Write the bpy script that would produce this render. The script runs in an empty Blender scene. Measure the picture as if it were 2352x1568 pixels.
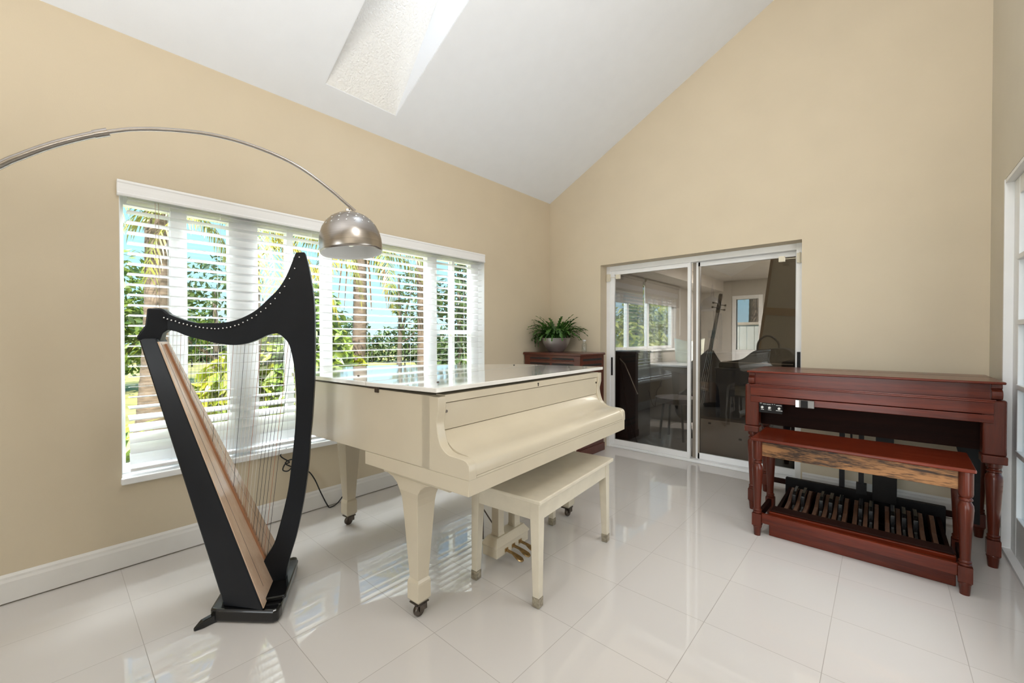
import bpy, bmesh, math, random
from mathutils import Vector, Matrix
random.seed(7)
R = math.radians
S = bpy.context.scene
COL = S.collection

# ------------------------------------------------------------------ helpers
class MB:
    """collects verts / faces of one mesh"""
    def __init__(s): s.v = []; s.f = []; s.m = []; s.mi = 0
    def add(s, vs, fs):
        o = len(s.v); s.v += [tuple(v) for v in vs]
        for f in fs: s.f.append([i + o for i in f]); s.m.append(s.mi)
        return s
    def box(s, x0, x1, y0, y1, z0, z1):
        return s.add([(x0,y0,z0),(x1,y0,z0),(x1,y1,z0),(x0,y1,z0),(x0,y0,z1),(x1,y0,z1),(x1,y1,z1),(x0,y1,z1)],
                     [(0,3,2,1),(4,5,6,7),(0,1,5,4),(1,2,6,5),(2,3,7,6),(3,0,4,7)])
    def obox(s, c, ax, ay, az):
        c, ax, ay, az = map(Vector, (c, ax, ay, az))
        vs = [c+ax*i+ay*j+az*k for k in (-1,1) for (i,j) in ((-1,-1),(1,-1),(1,1),(-1,1))]
        return s.add(vs, [(0,3,2,1),(4,5,6,7),(0,1,5,4),(1,2,6,5),(2,3,7,6),(3,0,4,7)])
    def prism(s, poly, fn, a, b):
        """poly of 2d points; fn(p, q, t) -> 3d point; from t=a to t=b"""
        n = len(poly)
        vs = [fn(p[0], p[1], a) for p in poly] + [fn(p[0], p[1], b) for p in poly]
        fs = [list(range(n))[::-1], list(range(n, 2*n))] + [(i, (i+1) % n, n+(i+1) % n, n+i) for i in range(n)]
        return s.add(vs, fs)
    def loft(s, rings, caps=True, closed=True):
        n = len(rings[0]); vs = [p for r in rings for p in r]; fs = []
        for k in range(len(rings)-1):
            for i in range(n if closed else n-1):
                fs.append((k*n+i, k*n+(i+1) % n, (k+1)*n+(i+1) % n, (k+1)*n+i))
        if caps: fs += [list(range(n))[::-1], [(len(rings)-1)*n+i for i in range(n)]]
        return s.add(vs, fs)
    def lathe(s, prof, c=(0,0,0), n=24, axis='z', caps=True):
        rings = []
        for (r, z) in prof:
            ring = []
            for i in range(n):
                a = 2*math.pi*i/n; p, q = r*math.cos(a), r*math.sin(a)
                if axis == 'z': ring.append((c[0]+p, c[1]+q, c[2]+z))
                elif axis == 'y': ring.append((c[0]+q, c[1]+z, c[2]+p))
                else: ring.append((c[0]+z, c[1]+p, c[2]+q))
            rings.append(ring)
        return s.loft(rings, caps)
    def sq(s, prof, cx, cy, n=4):
        """square section loft: prof of (half, z) or (x0,x1,y0,y1,z)"""
        rings = []
        for p in prof:
            if len(p) == 2: h, z = p; e = (-h, h, -h, h)
            else: e = p[:4]; z = p[4]
            rings.append([(cx+e[0],cy+e[2],z),(cx+e[1],cy+e[2],z),(cx+e[1],cy+e[3],z),(cx+e[0],cy+e[3],z)])
        return s.loft(rings)
    def tube(s, pts, r, n=8, caps=True):
        pts = [Vector(p) for p in pts]; rings = []; up = None
        for i, p in enumerate(pts):
            t = (pts[min(i+1, len(pts)-1)] - pts[max(i-1, 0)]).normalized()
            if up is None:
                up = t.cross(Vector((0,0,1)) if abs(t.z) < .9 else Vector((1,0,0))).normalized()
            up = (up - t*up.dot(t)).normalized(); w = t.cross(up)
            rr = r[i] if isinstance(r, (list, tuple)) else r
            rings.append([tuple(p + (up*math.cos(2*math.pi*k/n) + w*math.sin(2*math.pi*k/n))*rr) for k in range(n)])
        return s.loft(rings, caps)
    def build(s, name, mats, parent=None, smooth=None, bevel=0, seg=2):
        me = bpy.data.meshes.new(name); me.from_pydata(s.v, [], s.f); me.validate()
        if not isinstance(mats, (list, tuple)): mats = [mats]
        for m in mats: me.materials.append(m)
        if len(mats) > 1 and len(s.m) == len(me.polygons): me.polygons.foreach_set('material_index', s.m)
        bm = bmesh.new(); bm.from_mesh(me); bmesh.ops.recalc_face_normals(bm, faces=bm.faces); bm.to_mesh(me); bm.free()
        if smooth:
            me.polygons.foreach_set('use_smooth', [True]*len(me.polygons)); me.set_sharp_from_angle(angle=R(smooth))
        o = bpy.data.objects.new(name, me); COL.objects.link(o)
        if parent: o.parent = parent
        if bevel:
            b = o.modifiers.new('bevel', 'BEVEL'); b.width = bevel; b.segments = seg; b.limit_method = 'ANGLE'; b.angle_limit = R(40)
        return o

def thing(name, label, cat, loc=(0,0,0), rz=0, group=None):
    o = bpy.data.objects.new(name, None); COL.objects.link(o); o.empty_display_size = .1
    o.location = loc; o.rotation_euler = (0,0,R(rz)); return tag(o, label, cat, group)
def tag(o, label, cat, group=None):
    o['label'] = label; o['category'] = cat
    if group: o['group'] = group
    return o
def struct(o): o['kind'] = 'structure'; return o
def lab(o, t): o['label'] = t; return o
def copy_tree(o, parent=None):
    c = o.copy(); COL.objects.link(c)
    if parent: c.parent = parent
    for ch in list(o.children): copy_tree(ch, c)
    return c
def lerp(a, b, t): return a + (b-a)*t
XY = lambda p, q, t: (p, q, t)
XZ = lambda p, q, t: (p, t, q)
YZ = lambda p, q, t: (t, p, q)
def crom(pts, k=6):
    """smooth a 2d/3d open polyline"""
    out = []; P = [Vector(p) for p in pts]
    for i in range(len(P)-1):
        a, b, c, d = P[max(i-1,0)], P[i], P[i+1], P[min(i+2,len(P)-1)]
        for j in range(k):
            t = j/k
            out.append(.5*((2*b)+(c-a)*t+(2*a-5*b+4*c-d)*t*t+(3*b-a-3*c+d)*t**3))
    out.append(P[-1]); return [tuple(p) for p in out]

# ------------------------------------------------------------------ materials
def nt(name):
    m = bpy.data.materials.new(name); m.use_nodes = True
    return m, m.node_tree.nodes, m.node_tree.links, m.node_tree.nodes['Principled BSDF']
def mat(name, col, rough=.5, metal=0, var=.04, scale=8, bump=0, bscale=60, coat=0, spec=.5, stretch=None, aniso=0):
    m, N, L, B = nt(name)
    B.inputs['Roughness'].default_value = rough; B.inputs['Metallic'].default_value = metal
    B.inputs['Coat Weight'].default_value = coat; B.inputs['Coat Roughness'].default_value = .05
    B.inputs['Specular IOR Level'].default_value = spec
    if aniso: B.inputs['Anisotropic'].default_value = aniso
    tc = N.new('ShaderNodeTexCoord'); src = tc.outputs['Object']
    if stretch:
        mp = N.new('ShaderNodeMapping'); mp.inputs['Scale'].default_value = stretch; L.new(src, mp.inputs[0]); src = mp.outputs[0]
    no = N.new('ShaderNodeTexNoise'); no.inputs['Scale'].default_value = scale; no.inputs['Detail'].default_value = 4
    L.new(src, no.inputs['Vector'])
    r = N.new('ShaderNodeValToRGB')
    c0 = [max(0, c*(1-var)) for c in col]; c1 = [min(1, c*(1+var)) for c in col]
    r.color_ramp.elements[0].color = (*c0, 1); r.color_ramp.elements[1].color = (*c1, 1)
    r.color_ramp.elements[0].position = .3; r.color_ramp.elements[1].position = .7
    L.new(no.outputs['Fac'], r.inputs[0]); L.new(r.outputs[0], B.inputs['Base Color'])
    if bump:
        n2 = N.new('ShaderNodeTexNoise'); n2.inputs['Scale'].default_value = bscale; n2.inputs['Detail'].default_value = 5
        L.new(tc.outputs['Object'], n2.inputs['Vector'])
        b = N.new('ShaderNodeBump'); b.inputs['Strength'].default_value = bump; b.inputs['Distance'].default_value = .01
        L.new(n2.outputs['Fac'], b.inputs['Height']); L.new(b.outputs[0], B.inputs['Normal'])
    return m
def wood(name, dark, light, axis='x', rough=.3, coat=.3, ringscale=9, contrast=(.25,.75), bump=.05, spec=.3, ax=.35):
    m, N, L, B = nt(name)
    tc = N.new('ShaderNodeTexCoord'); mp = N.new('ShaderNodeMapping')
    sc = {'x': (ax,6,6), 'y': (6,ax,6), 'z': (6,6,ax)}[axis]
    mp.inputs['Scale'].default_value = sc; L.new(tc.outputs['Object'], mp.inputs[0])
    n1 = N.new('ShaderNodeTexNoise'); n1.inputs['Scale'].default_value = ringscale*.35; n1.inputs['Detail'].default_value = 6; n1.inputs['Distortion'].default_value = 1.2
    L.new(mp.outputs[0], n1.inputs['Vector'])
    n2 = N.new('ShaderNodeTexNoise'); n2.inputs['Scale'].default_value = ringscale*4; n2.inputs['Detail'].default_value = 3
    L.new(mp.outputs[0], n2.inputs['Vector'])
    mx = N.new('ShaderNodeMix'); mx.inputs['Factor'].default_value = .35
    L.new(n1.outputs['Fac'], mx.inputs['A']); L.new(n2.outputs['Fac'], mx.inputs['B'])
    r = N.new('ShaderNodeValToRGB'); r.color_ramp.elements[0].position = contrast[0]; r.color_ramp.elements[1].position = contrast[1]
    r.color_ramp.elements[0].color = (*dark,1); r.color_ramp.elements[1].color = (*light,1)
    L.new(mx.outputs['Result'], r.inputs[0]); L.new(r.outputs[0], B.inputs['Base Color'])
    B.inputs['Roughness'].default_value = rough; B.inputs['Coat Weight'].default_value = coat; B.inputs['Coat Roughness'].default_value = .08; B.inputs['Specular IOR Level'].default_value = spec
    if bump:
        b = N.new('ShaderNodeBump'); b.inputs['Strength'].default_value = bump; b.inputs['Distance'].default_value = .003
        L.new(n2.outputs['Fac'], b.inputs['Height']); L.new(b.outputs[0], B.inputs['Normal'])
    return m
def glassmat(name, tint, ior=1.5, boost=1.0):
    m, N, L, B = nt(name); N.remove(B); out = N['Material Output']
    t = N.new('ShaderNodeBsdfTransparent'); t.inputs[0].default_value = (*tint,1)
    g = N.new('ShaderNodeBsdfGlossy'); g.inputs['Roughness'].default_value = 0.0
    f = N.new('ShaderNodeFresnel'); ge = N.new('ShaderNodeNewGeometry')
    e = N.new('ShaderNodeMath'); e.operation = 'MULTIPLY_ADD'; e.inputs[1].default_value = -2; e.inputs[2].default_value = 1; L.new(ge.outputs['Backfacing'], e.inputs[0])
    p = N.new('ShaderNodeMath'); p.operation = 'POWER'; p.inputs[0].default_value = ior; L.new(e.outputs[0], p.inputs[1]); L.new(p.outputs[0], f.inputs[0])
    no = N.new('ShaderNodeTexNoise'); no.inputs['Scale'].default_value = 1.3
    b = N.new('ShaderNodeBump'); b.inputs['Strength'].default_value = .01; b.inputs['Distance'].default_value = .01
    L.new(no.outputs['Fac'], b.inputs['Height']); L.new(b.outputs[0], g.inputs['Normal'])
    x = N.new('ShaderNodeMixShader'); L.new(f.outputs[0], x.inputs[0]); L.new(t.outputs[0], x.inputs[1]); L.new(g.outputs[0], x.inputs[2])
    L.new(x.outputs[0], out.inputs[0]); return m
def leafmat(name, a, b, trans=.35, scale=1.5):
    m, N, L, B = nt(name); N.remove(B); out = N['Material Output']
    tc = N.new('ShaderNodeTexCoord'); no = N.new('ShaderNodeTexNoise'); no.inputs['Scale'].default_value = scale; no.inputs['Detail'].default_value = 6
    L.new(tc.outputs['Object'], no.inputs['Vector'])
    r = N.new('ShaderNodeValToRGB'); r.color_ramp.elements[0].position = .35; r.color_ramp.elements[1].position = .65
    r.color_ramp.elements[0].color = (*a,1); r.color_ramp.elements[1].color = (*b,1); L.new(no.outputs['Fac'], r.inputs[0])
    d = N.new('ShaderNodeBsdfDiffuse'); t = N.new('ShaderNodeBsdfTranslucent'); g = N.new('ShaderNodeBsdfGlossy'); g.inputs['Roughness'].default_value = .45
    x = N.new('ShaderNodeMixShader'); x.inputs[0].default_value = trans; y = N.new('ShaderNodeMixShader'); y.inputs[0].default_value = .06
    L.new(r.outputs[0], d.inputs[0]); L.new(r.outputs[0], t.inputs[0]); L.new(d.outputs[0], x.inputs[1]); L.new(t.outputs[0], x.inputs[2])
    L.new(x.outputs[0], y.inputs[1]); L.new(g.outputs[0], y.inputs[2]); L.new(y.outputs[0], out.inputs[0]); return m
def tilemat(name, x0, y0, p, base, grout, rough, gw=.0022, tv=.03):
    m, N, L, B = nt(name)
    tc = N.new('ShaderNodeTexCoord'); sp = N.new('ShaderNodeSeparateXYZ'); L.new(tc.outputs['Object'], sp.inputs[0])
    def M(op, a, b=None):
        n = N.new('ShaderNodeMath'); n.operation = op
        for i, q in enumerate((a, b)):
            if q is None: continue
            if isinstance(q, (int, float)): n.inputs[i].default_value = q
            else: L.new(q, n.inputs[i])
        return n.outputs[0]
    masks = []; cells = []
    for o, e in ((x0, 'X'), (y0, 'Y')):
        q = M('DIVIDE', M('SUBTRACT', sp.outputs[e], o), p); fr = M('FRACT', q)
        masks.append(M('LESS_THAN', M('MINIMUM', fr, M('SUBTRACT', 1.0, fr)), gw/p)); cells.append(M('FLOOR', q))
    g = M('MAXIMUM', *masks)
    cv = N.new('ShaderNodeCombineXYZ'); L.new(cells[0], cv.inputs[0]); L.new(cells[1], cv.inputs[1])
    wn = N.new('ShaderNodeTexWhiteNoise'); L.new(cv.outputs[0], wn.inputs['Vector'])
    no = N.new('ShaderNodeTexNoise'); no.inputs['Scale'].default_value = 1.6; no.inputs['Detail'].default_value = 5; L.new(tc.outputs['Object'], no.inputs['Vector'])
    v = M('ADD', M('MULTIPLY', wn.outputs['Value'], tv), M('MULTIPLY', no.outputs['Fac'], tv))
    hv = N.new('ShaderNodeHueSaturation'); hv.inputs['Color'].default_value = (*base,1); L.new(M('ADD', v, 1-tv), hv.inputs['Value'])
    mx = N.new('ShaderNodeMix'); mx.data_type = 'RGBA'; L.new(g, mx.inputs['Factor']); L.new(hv.outputs[0], mx.inputs['A']); mx.inputs['B'].default_value = (*grout,1)
    B.inputs['Specular IOR Level'].default_value = .85
    L.new(mx.outputs['Result'], B.inputs['Base Color'])
    L.new(M('ADD', M('MULTIPLY', g, .6), rough), B.inputs['Roughness'])
    b = N.new('ShaderNodeBump'); b.inputs['Strength'].default_value = .25; b.inputs['Distance'].default_value = .002; b.invert = True
    L.new(g, b.inputs['Height']); L.new(b.outputs[0], B.inputs['Normal'])
    return m

WALL = mat('wall_beige', (.63,.54,.40), .6, var=.02, scale=3, bump=.04, bscale=180, spec=.3)
WALLR = mat('wall_cream', (.64,.58,.475), .6, var=.02, scale=3, bump=.04, bscale=180, spec=.3)
CEIL = mat('ceiling_white', (.83,.86,.91), .8, var=.01, bump=.05, bscale=150, spec=.2)
POP = mat('textured_plaster', (.86,.86,.85), .85, var=.02, scale=40, bump=.8, bscale=70, spec=.2)
WHITE = mat('white_paint', (.86,.86,.855), .4, var=.015)
TRIM = mat('baseboard_paint', (.76,.74,.71), .4, var=.02)
BLIND = mat('blind_white', (.84,.84,.84), .45, var=.02, scale=6, stretch=(1,.3,60))
SLAT = leafmat('blind_slat', (.86,.86,.86), (.90,.90,.90), .5, 3)
ALU = mat('white_aluminium', (.88,.88,.88), .35, var=.02)
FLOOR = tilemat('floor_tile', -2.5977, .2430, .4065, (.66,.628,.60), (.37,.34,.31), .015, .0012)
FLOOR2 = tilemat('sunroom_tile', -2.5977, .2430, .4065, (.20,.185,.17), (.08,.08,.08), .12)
BLACK = mat('harp_black', (.0085,.010,.0135), .36, var=.15, coat=.0, spec=.24)
GLOSSB = mat('gloss_black', (.005,.005,.0055), .16, var=.15, coat=.3, spec=.4)
PIANO = mat('piano_ivory', (.60,.53,.405), .28, var=.025, scale=5, coat=.25)
LIDM = mat('piano_lid_lit_ivory', (.83,.81,.765), .07, var=.02, scale=4, coat=.8)  # paler than the case: window reflection lightened into the base colour
BRASS = mat('brass', (.40,.27,.13), .3, 1, var=.3, scale=50)
DARKMETAL = mat('dark_bronze', (.12,.10,.085), .35, 1, var=.3, scale=40)
CHROME = mat('chrome', (.75,.75,.76), .12, 1, var=.03)
NICKEL = mat('brushed_nickel', (.39,.36,.335), .25, 1, var=.10, scale=10, stretch=(.2,.2,30), aniso=.6)
SHADEIN = mat('shade_white_enamel', (.85,.85,.85), .5, var=.01)
MAH = wood('mahogany', (.040,.0055,.0022), (.165,.022,.0065), 'x', .24, .1)
MAHZ = wood('mahogany_vertical', (.045,.0075,.0035), (.115,.020,.008), 'z', .28, .1)
MAHD = wood('mahogany_dark', (.010,.004,.003), (.026,.008,.005), 'x', .6, .0, spec=.08)
OAK = wood('oak_apron', (.030,.015,.008), (.30,.145,.058), 'x', .4, .05, 8, (.42,.56), .15, .25, .9)
BOARDW = wood('soundboard_wood', (.58,.40,.28), (.72,.53,.39), 'z', .2, .5, 6)
RIB = wood('rib_wood', (.28,.12,.055), (.42,.20,.10), 'z', .35, .3, 6)
STR_A = mat('string_nylon', (.72,.68,.62), .35, var=.05)
STR_B = mat('string_red', (.42,.16,.08), .35, var=.05)
STR_C = mat('string_black', (.05,.045,.04), .35, var=.05)
RUBBER = mat('black_rubber', (.012,.012,.012), .5, var=.2)
BLACKP = mat('black_plastic', (.010,.009,.009), .45, var=.2, spec=.2)
GREYP = mat('smoked_plastic', (.16,.15,.135), .15, var=.05)
LOUV = mat('louver_black', (.010,.008,.007), .6, var=.2)
POT = mat('pot_silver', (.60,.595,.59), .34, .85, var=.06)
SOIL = mat('soil', (.05,.035,.025), .9, var=.4, scale=60)
LEAFC = leafmat('cactus_leaf', (.018,.065,.012), (.09,.21,.035), .2, 14)
GLASS = glassmat('window_glass', (.93,.95,.95), 1.4)
TINT = glassmat('tinted_glass', (.62,.615,.605), 1.7)
CLEAR = glassmat('clear_glass', (.9,.92,.92), 1.6)

# ------------------------------------------------------------------ room shell
XW, XR, YB, YF = -3.005, .515, 4.05, -3.6
def zc(x): return 2.833 + .517*(x - XW)
# floor
struct(MB().box(-3.2, .75, YF-.2, 4.36, -.1, 0).build('floor', FLOOR))
# left (window) wall with opening
WY0, WY1, WZ0, WZ1 = .252, 2.94, .475, 2.0
m = MB(); xo = XW-.16
m.box(xo, XW, YF-.16, WY0, -.2, zc(XW)); m.box(xo, XW, WY1, 4.35, -.2, zc(XW))
m.box(xo, XW, WY0, WY1, -.2, WZ0); m.box(xo, XW, WY0, WY1, WZ1, zc(XW))
struct(m.build('wall_left', WALL))
# back wall with sliding door opening
DX0, DX1, DZ = -2.317, -.489, 2.012
def wallpoly(m, x0, x1, z0, y0, y1):
    m.prism([(x0,z0),(x1,z0),(x1,zc(x1)+.01),(x0,zc(x0)+.01)], XZ, y0, y1)
m = MB(); wallpoly(m, XW, DX0, -.1, YB, YB+.30); wallpoly(m, DX1, .7, -.1, YB, YB+.30); wallpoly(m, DX0, DX1, DZ, YB, YB+.30)
struct(m.build('wall_back', WALL))
# right wall with french door opening
FY0, FY1, FZ = 1.70, 3.66, 2.12
m = MB(); zt = zc(XR)
m.box(XR, XR+.15, FY1, 4.35, -.1, zt+.1); m.box(XR, XR+.15, YF-.16, FY0, -.1, zt+.1); m.box(XR, XR+.15, FY0, FY1, FZ, zt+.1)
struct(m.build('wall_right', WALLR))
# wall behind the camera with an opening added to let light in
m = MB(); wallpoly(m, XW, -1.35, -.1, YF-.16, YF); wallpoly(m, .3, .7, -.1, YF-.16, YF); wallpoly(m, -1.35, .3, 2.3, YF-.16, YF)
struct(m.build('wall_front', WALL))
# sloped ceiling with the skylight hole
SX0, SX1, SY0, SY1 = -2.81, -1.15, 1.255, 1.80
xs = [-3.25, SX0, SX1, .75]; ys = [YF-.3, SY0, SY1, 4.36]
m = MB()
for i in range(3):
    for j in range(3):
        if i == 1 and j == 1: continue
        a, b, c, d = xs[i], xs[i+1], ys[j], ys[j+1]
        vs = [(a,c,zc(a)),(b,c,zc(b)),(b,d,zc(b)),(a,d,zc(a)),(a,c,zc(a)+.15),(b,c,zc(b)+.15),(b,d,zc(b)+.15),(a,d,zc(a)+.15)]
        m.add(vs, [(0,3,2,1),(4,5,6,7),(0,1,5,4),(1,2,6,5),(2,3,7,6),(3,0,4,7)])
struct(m.build('ceiling', CEIL))
# skylight shaft: flared lower wall, two side walls, upper wall, diffusing pane
GX0 = SX0+.734; up = .45
lowA, lowB = (SX0, zc(SX0)), (GX0, zc(GX0)+up)
sky = struct(thing('window_2', 'skylight shaft in the sloped white ceiling', 'skylight')); del sky['label']; del sky['category']
m = MB(); t = .04
m.prism([(lowA[0],lowA[1]+.003),(lowB[0],lowB[1]),(lowB[0]-t,lowB[1]+t),(lowA[0]-t,lowA[1]+t)], XZ, SY0-t, SY1+t)
m.build('shaft_slope', POP, sky)
side = [(SX0,zc(SX0)+.003),(SX1,zc(SX1)+.003),(SX1,zc(SX1)+up),(GX0,zc(GX0)+up)]
MB().prism(side, XZ, SY1-.004, SY1+t).build('shaft_wall', CEIL, sky)
MB().prism(side, XZ, SY0-t, SY0+.004).build('shaft_wall', CEIL, sky)
MB().box(SX1-.004, SX1+t, SY0-t, SY1+t, zc(SX1)+.003, zc(SX1)+up).build('shaft_wall', CEIL, sky)
DIFF = leafmat('skylight_opal', (.80,.82,.84), (.82,.84,.86), .95, 3)
m = MB(); a, b = GX0-.05, SX1+.05
m.prism([(a,zc(a)+up),(b,zc(b)+up),(b,zc(b)+up+.02),(a,zc(a)+up+.02)], XZ, SY0-t, SY1+t); m.build('glass_pane', DIFF, sky)
struct(MB().box(.67, 3.0, -9, 9.0, 2.75, 2.87).build('ceiling_sun_block', CEIL))  # unseen slab added to keep the sun out of the french door
# baseboards
def base(name, pts, d, h=.135):
    return struct(MB().prism([(0,.007),(.014,.007),(.014,h-.035),(.010,h-.022),(.010,h-.012),(.004,h),(0,h)], lambda p, q, t: d(p, q, t), *pts).build(name, TRIM))
base('baseboard_left', (YF, YB), lambda p, q, t: (XW+p, t, q))
base('baseboard_back', (DX1+.012, XR), lambda p, q, t: (t, YB-p, q))
m = MB(); m.prism([(XW,0),(DX0-.002,0),(DX0-.002,.13),(XW,.13)], XZ, YB-.012, YB); struct(m.build('baseboard_corner', TRIM))
base('baseboard_right', (FY1+.004, YB), lambda p, q, t: (XR-p, t, q), .12)
# ------------------------------------------------------------------ window_1: frame, glass, sill
win = struct(thing('window_1', '', '')); del win['label']; del win['category']
xg = -3.12
m = MB()
posts = [(WY0,.276),(.476,.553),(.764,.929),(1.108,1.150),(1.354,1.426),(2.300,2.408),(2.592,2.622),(2.834,WY1)]
for a, b in posts: m.box(xg-.03, xg+.03, a, b, WZ0, WZ1)
m.box(xg-.027, xg+.027, WY0+.002, WY1-.002, WZ0+.001, WZ0+.05); m.box(xg-.027, xg+.027, WY0+.002, WY1-.002, WZ1-.05, WZ1-.001)
m.build('window_frame', WHITE, win, bevel=.003)
m = MB()
for a, b in ((2.408,2.592),(2.622,2.834)): m.box(xg-.02, xg+.022, a, b, 1.255, 1.285)
m.build('meeting_rail', WHITE, win)
op = [(posts[i][1], posts[i+1][0]) for i in range(len(posts)-1)]
for a, b in op: MB().box(xg-.004, xg+.001, a, b, WZ0+.05, WZ1-.05).build('glass_pane', GLASS, win)
m = MB(); m.box(xo, XW+.028, WY0-.004, WY1+.004, WZ0-.03, WZ0+.005); m.build('sill', WHITE, win, bevel=.006)
m = MB(); m.box(xo, XW+.001, WY0, WY0+.003, WZ0, WZ1); m.box(xo, XW+.001, WY1-.003, WY1, WZ0, WZ1); m.box(xo, XW+.001, WY0, WY1, WZ1-.003, WZ1)
m.build('window_reveal', WHITE, win)
# ------------------------------------------------------------------ venetian blind
bl = thing('venetian_blind', 'wide white venetian blind with open slats covering the window behind the harp', 'blind', (XW-.03, 1.6, WZ0+.02))
def loc(o, p): return (p[0]-o.location.x, p[1]-o.location.y, p[2]-o.location.z)
bz = WZ0+.02; bx = XW-.03
m = MB(); m.prism([(.0,0),(.016,0),(.020,.010),(.016,.018),(.016,.064),(.020,.070),(.016,.082),(0,.082)], lambda p, q, t: (p+.042, t, q+1.972-bz), .243-1.6, 2.925-1.6)
m.box(.028, .044, .243-1.6, .255-1.6, 1.972-bz, 2.05-bz); m.box(.028, .044, 2.913-1.6, 2.925-1.6, 1.972-bz, 2.05-bz)
m.build('valance', BLIND, bl, bevel=.002)
MB().box(-.022, .022, .29-1.6, 2.915-1.6, 1.978-bz, 1.998-bz).build('head_rail', BLIND, bl)
m = MB(); y0, y1 = .286-1.6, 2.905-1.6; w = .0318
ns = 27
for k in range(ns):
    z = 1.958 - .0556*k
    if z < WZ0+.06: break
    if z > .95: tl = -5
    else: tl = lerp(-5, 75, min(1, (.95-z)/.36)**1.5)
    # tl>0 : room edge lower
    a = R(tl); ca, sa = math.cos(a), math.sin(a); zz = z-bz
    dy = .002*math.sin(k*5.3)
    prof = [(-w, -.0016), (-w, .0012), (-w*.3, .0024), (w*.3, .0024), (w, .0012), (w, -.0016), (w*.3, -.0006), (-w*.3, -.0006)]
    pr = [(p*ca+q*sa, q*ca-p*sa) for p, q in prof]
    m.prism([(p, q+zz) for p, q in pr], lambda p, q, t: (p, t, q), y0+dy, y1+dy)
m.build('slats', SLAT, bl)
MB().box(-.028, .028, y0, y1, .502-bz, .52-bz).build('bottom_rail', BLIND, bl, bevel=.004)
m = MB()
for yy in (.46, .70, 1.075, 1.24, 1.70, 2.10, 2.52, 2.72):
    for dx in (-.033, .033): m.tube([(dx, yy-1.6, .52-bz), (dx, yy-1.6, 1.97-bz)], .0009, 5)
m.build('ladder_cords', BLIND, bl)
m = MB()
for yy in (.398, .412): m.tube([(.036, yy-1.6, 1.1-bz), (.036, yy-1.6, 1.97-bz)], .0011, 6)
m.lathe([(.001,0),(.006,.004),(.007,.03),(.003,.036)], (.036, .405-1.6, 1.07-bz), 10)
lab(m.build('pull_cord', mat('cord_tan', (.42,.30,.24), .6), bl), 'thin brown pull cord')

# ------------------------------------------------------------------ door_1 : sliding glass door
d1 = struct(thing('door_1', '', '')); del d1['label']; del d1['category']
m = MB(); y0, y1 = 4.185, 4.30
m.box(DX0, DX0+.045, y0, y1, 0, DZ); m.box(DX1-.055, DX1, y0, y1, 0, DZ); m.box(DX0+.002, DX1-.002, y0+.003, y1-.003, DZ-.055, DZ-.001); m.box(DX0+.002, DX1-.002, y0+.003, y1-.003, .001, .028)
m.build('door_frame', ALU, d1, bevel=.003)
def slider(x0, x1, yc, st, mats):
    m = MB(); h = .018
    m.box(x0, x0+st[0], yc-h, yc+h, .028, DZ-.055); m.box(x1-st[1], x1, yc-h, yc+h, .028, DZ-.055)
    h -= .002; m.box(x0+.002, x1-.002, yc-h, yc+h, .029, .088); m.box(x0+.002, x1-.002, yc-h, yc+h, DZ-.098, DZ-.056)
    p = m.build('sliding_panel', mats, d1, bevel=.003)
    MB().box(x0+st[0]-.005, x1-st[1]+.005, yc-.004, yc+.001, .083, DZ-.093).build('tinted_pane', TINT, p)
    return p
p1 = slider(DX0+.045, -1.405, 4.213, (.045, .030), ALU)
p2 = slider(-1.37, DX1-.055, 4.268, (.02, .012), ALU)
lab(MB().box(-1.40,-1.335,4.252,4.288,.03,DZ-.057).build('meeting_stile', mat('bronzed_aluminium', (.30,.26,.215), .45), p2), 'brownish inner stile')
m = MB(); m.box(DX0+.058, DX0+.074, 4.185, 4.196, .80, 1.0); lab(m.build('door_pull', BLACKP, p1), 'black recessed pull')
m = MB(); m.box(DX1-.045, DX1-.022, 4.176, 4.186, .80, 1.10)
for k in range(5): m.box(DX1-.038, DX1-.030, 4.172, 4.177, .83+.05*k, .84+.05*k)
lab(m.build('lock_plate', BLACKP, d1), 'black lock plate')
CREAM = mat('cream_plastic', (.72,.66,.52), .4)
for xx, s in ((DX0+.030, 1), (DX1-.028, -1)):
    m = MB(); m.box(xx-.022, xx-.003, 4.165, 4.186, 1.845, 1.925); m.box(xx+.003, xx+.022, 4.168, 4.186, 1.845, 1.925); m.tube([(xx, 4.165, 1.84), (xx, 4.165, 1.93)], .006, 8)
    m.tube([(xx, 4.175, 1.885), (xx+s*.105, 4.16, 1.885)], .003, 6); m.box(xx+s*.125-.022, xx+s*.125+.022, 4.145, 4.175, 1.862, 1.908)
    m.build('security_latch', CREAM, d1, bevel=.002)
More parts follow.
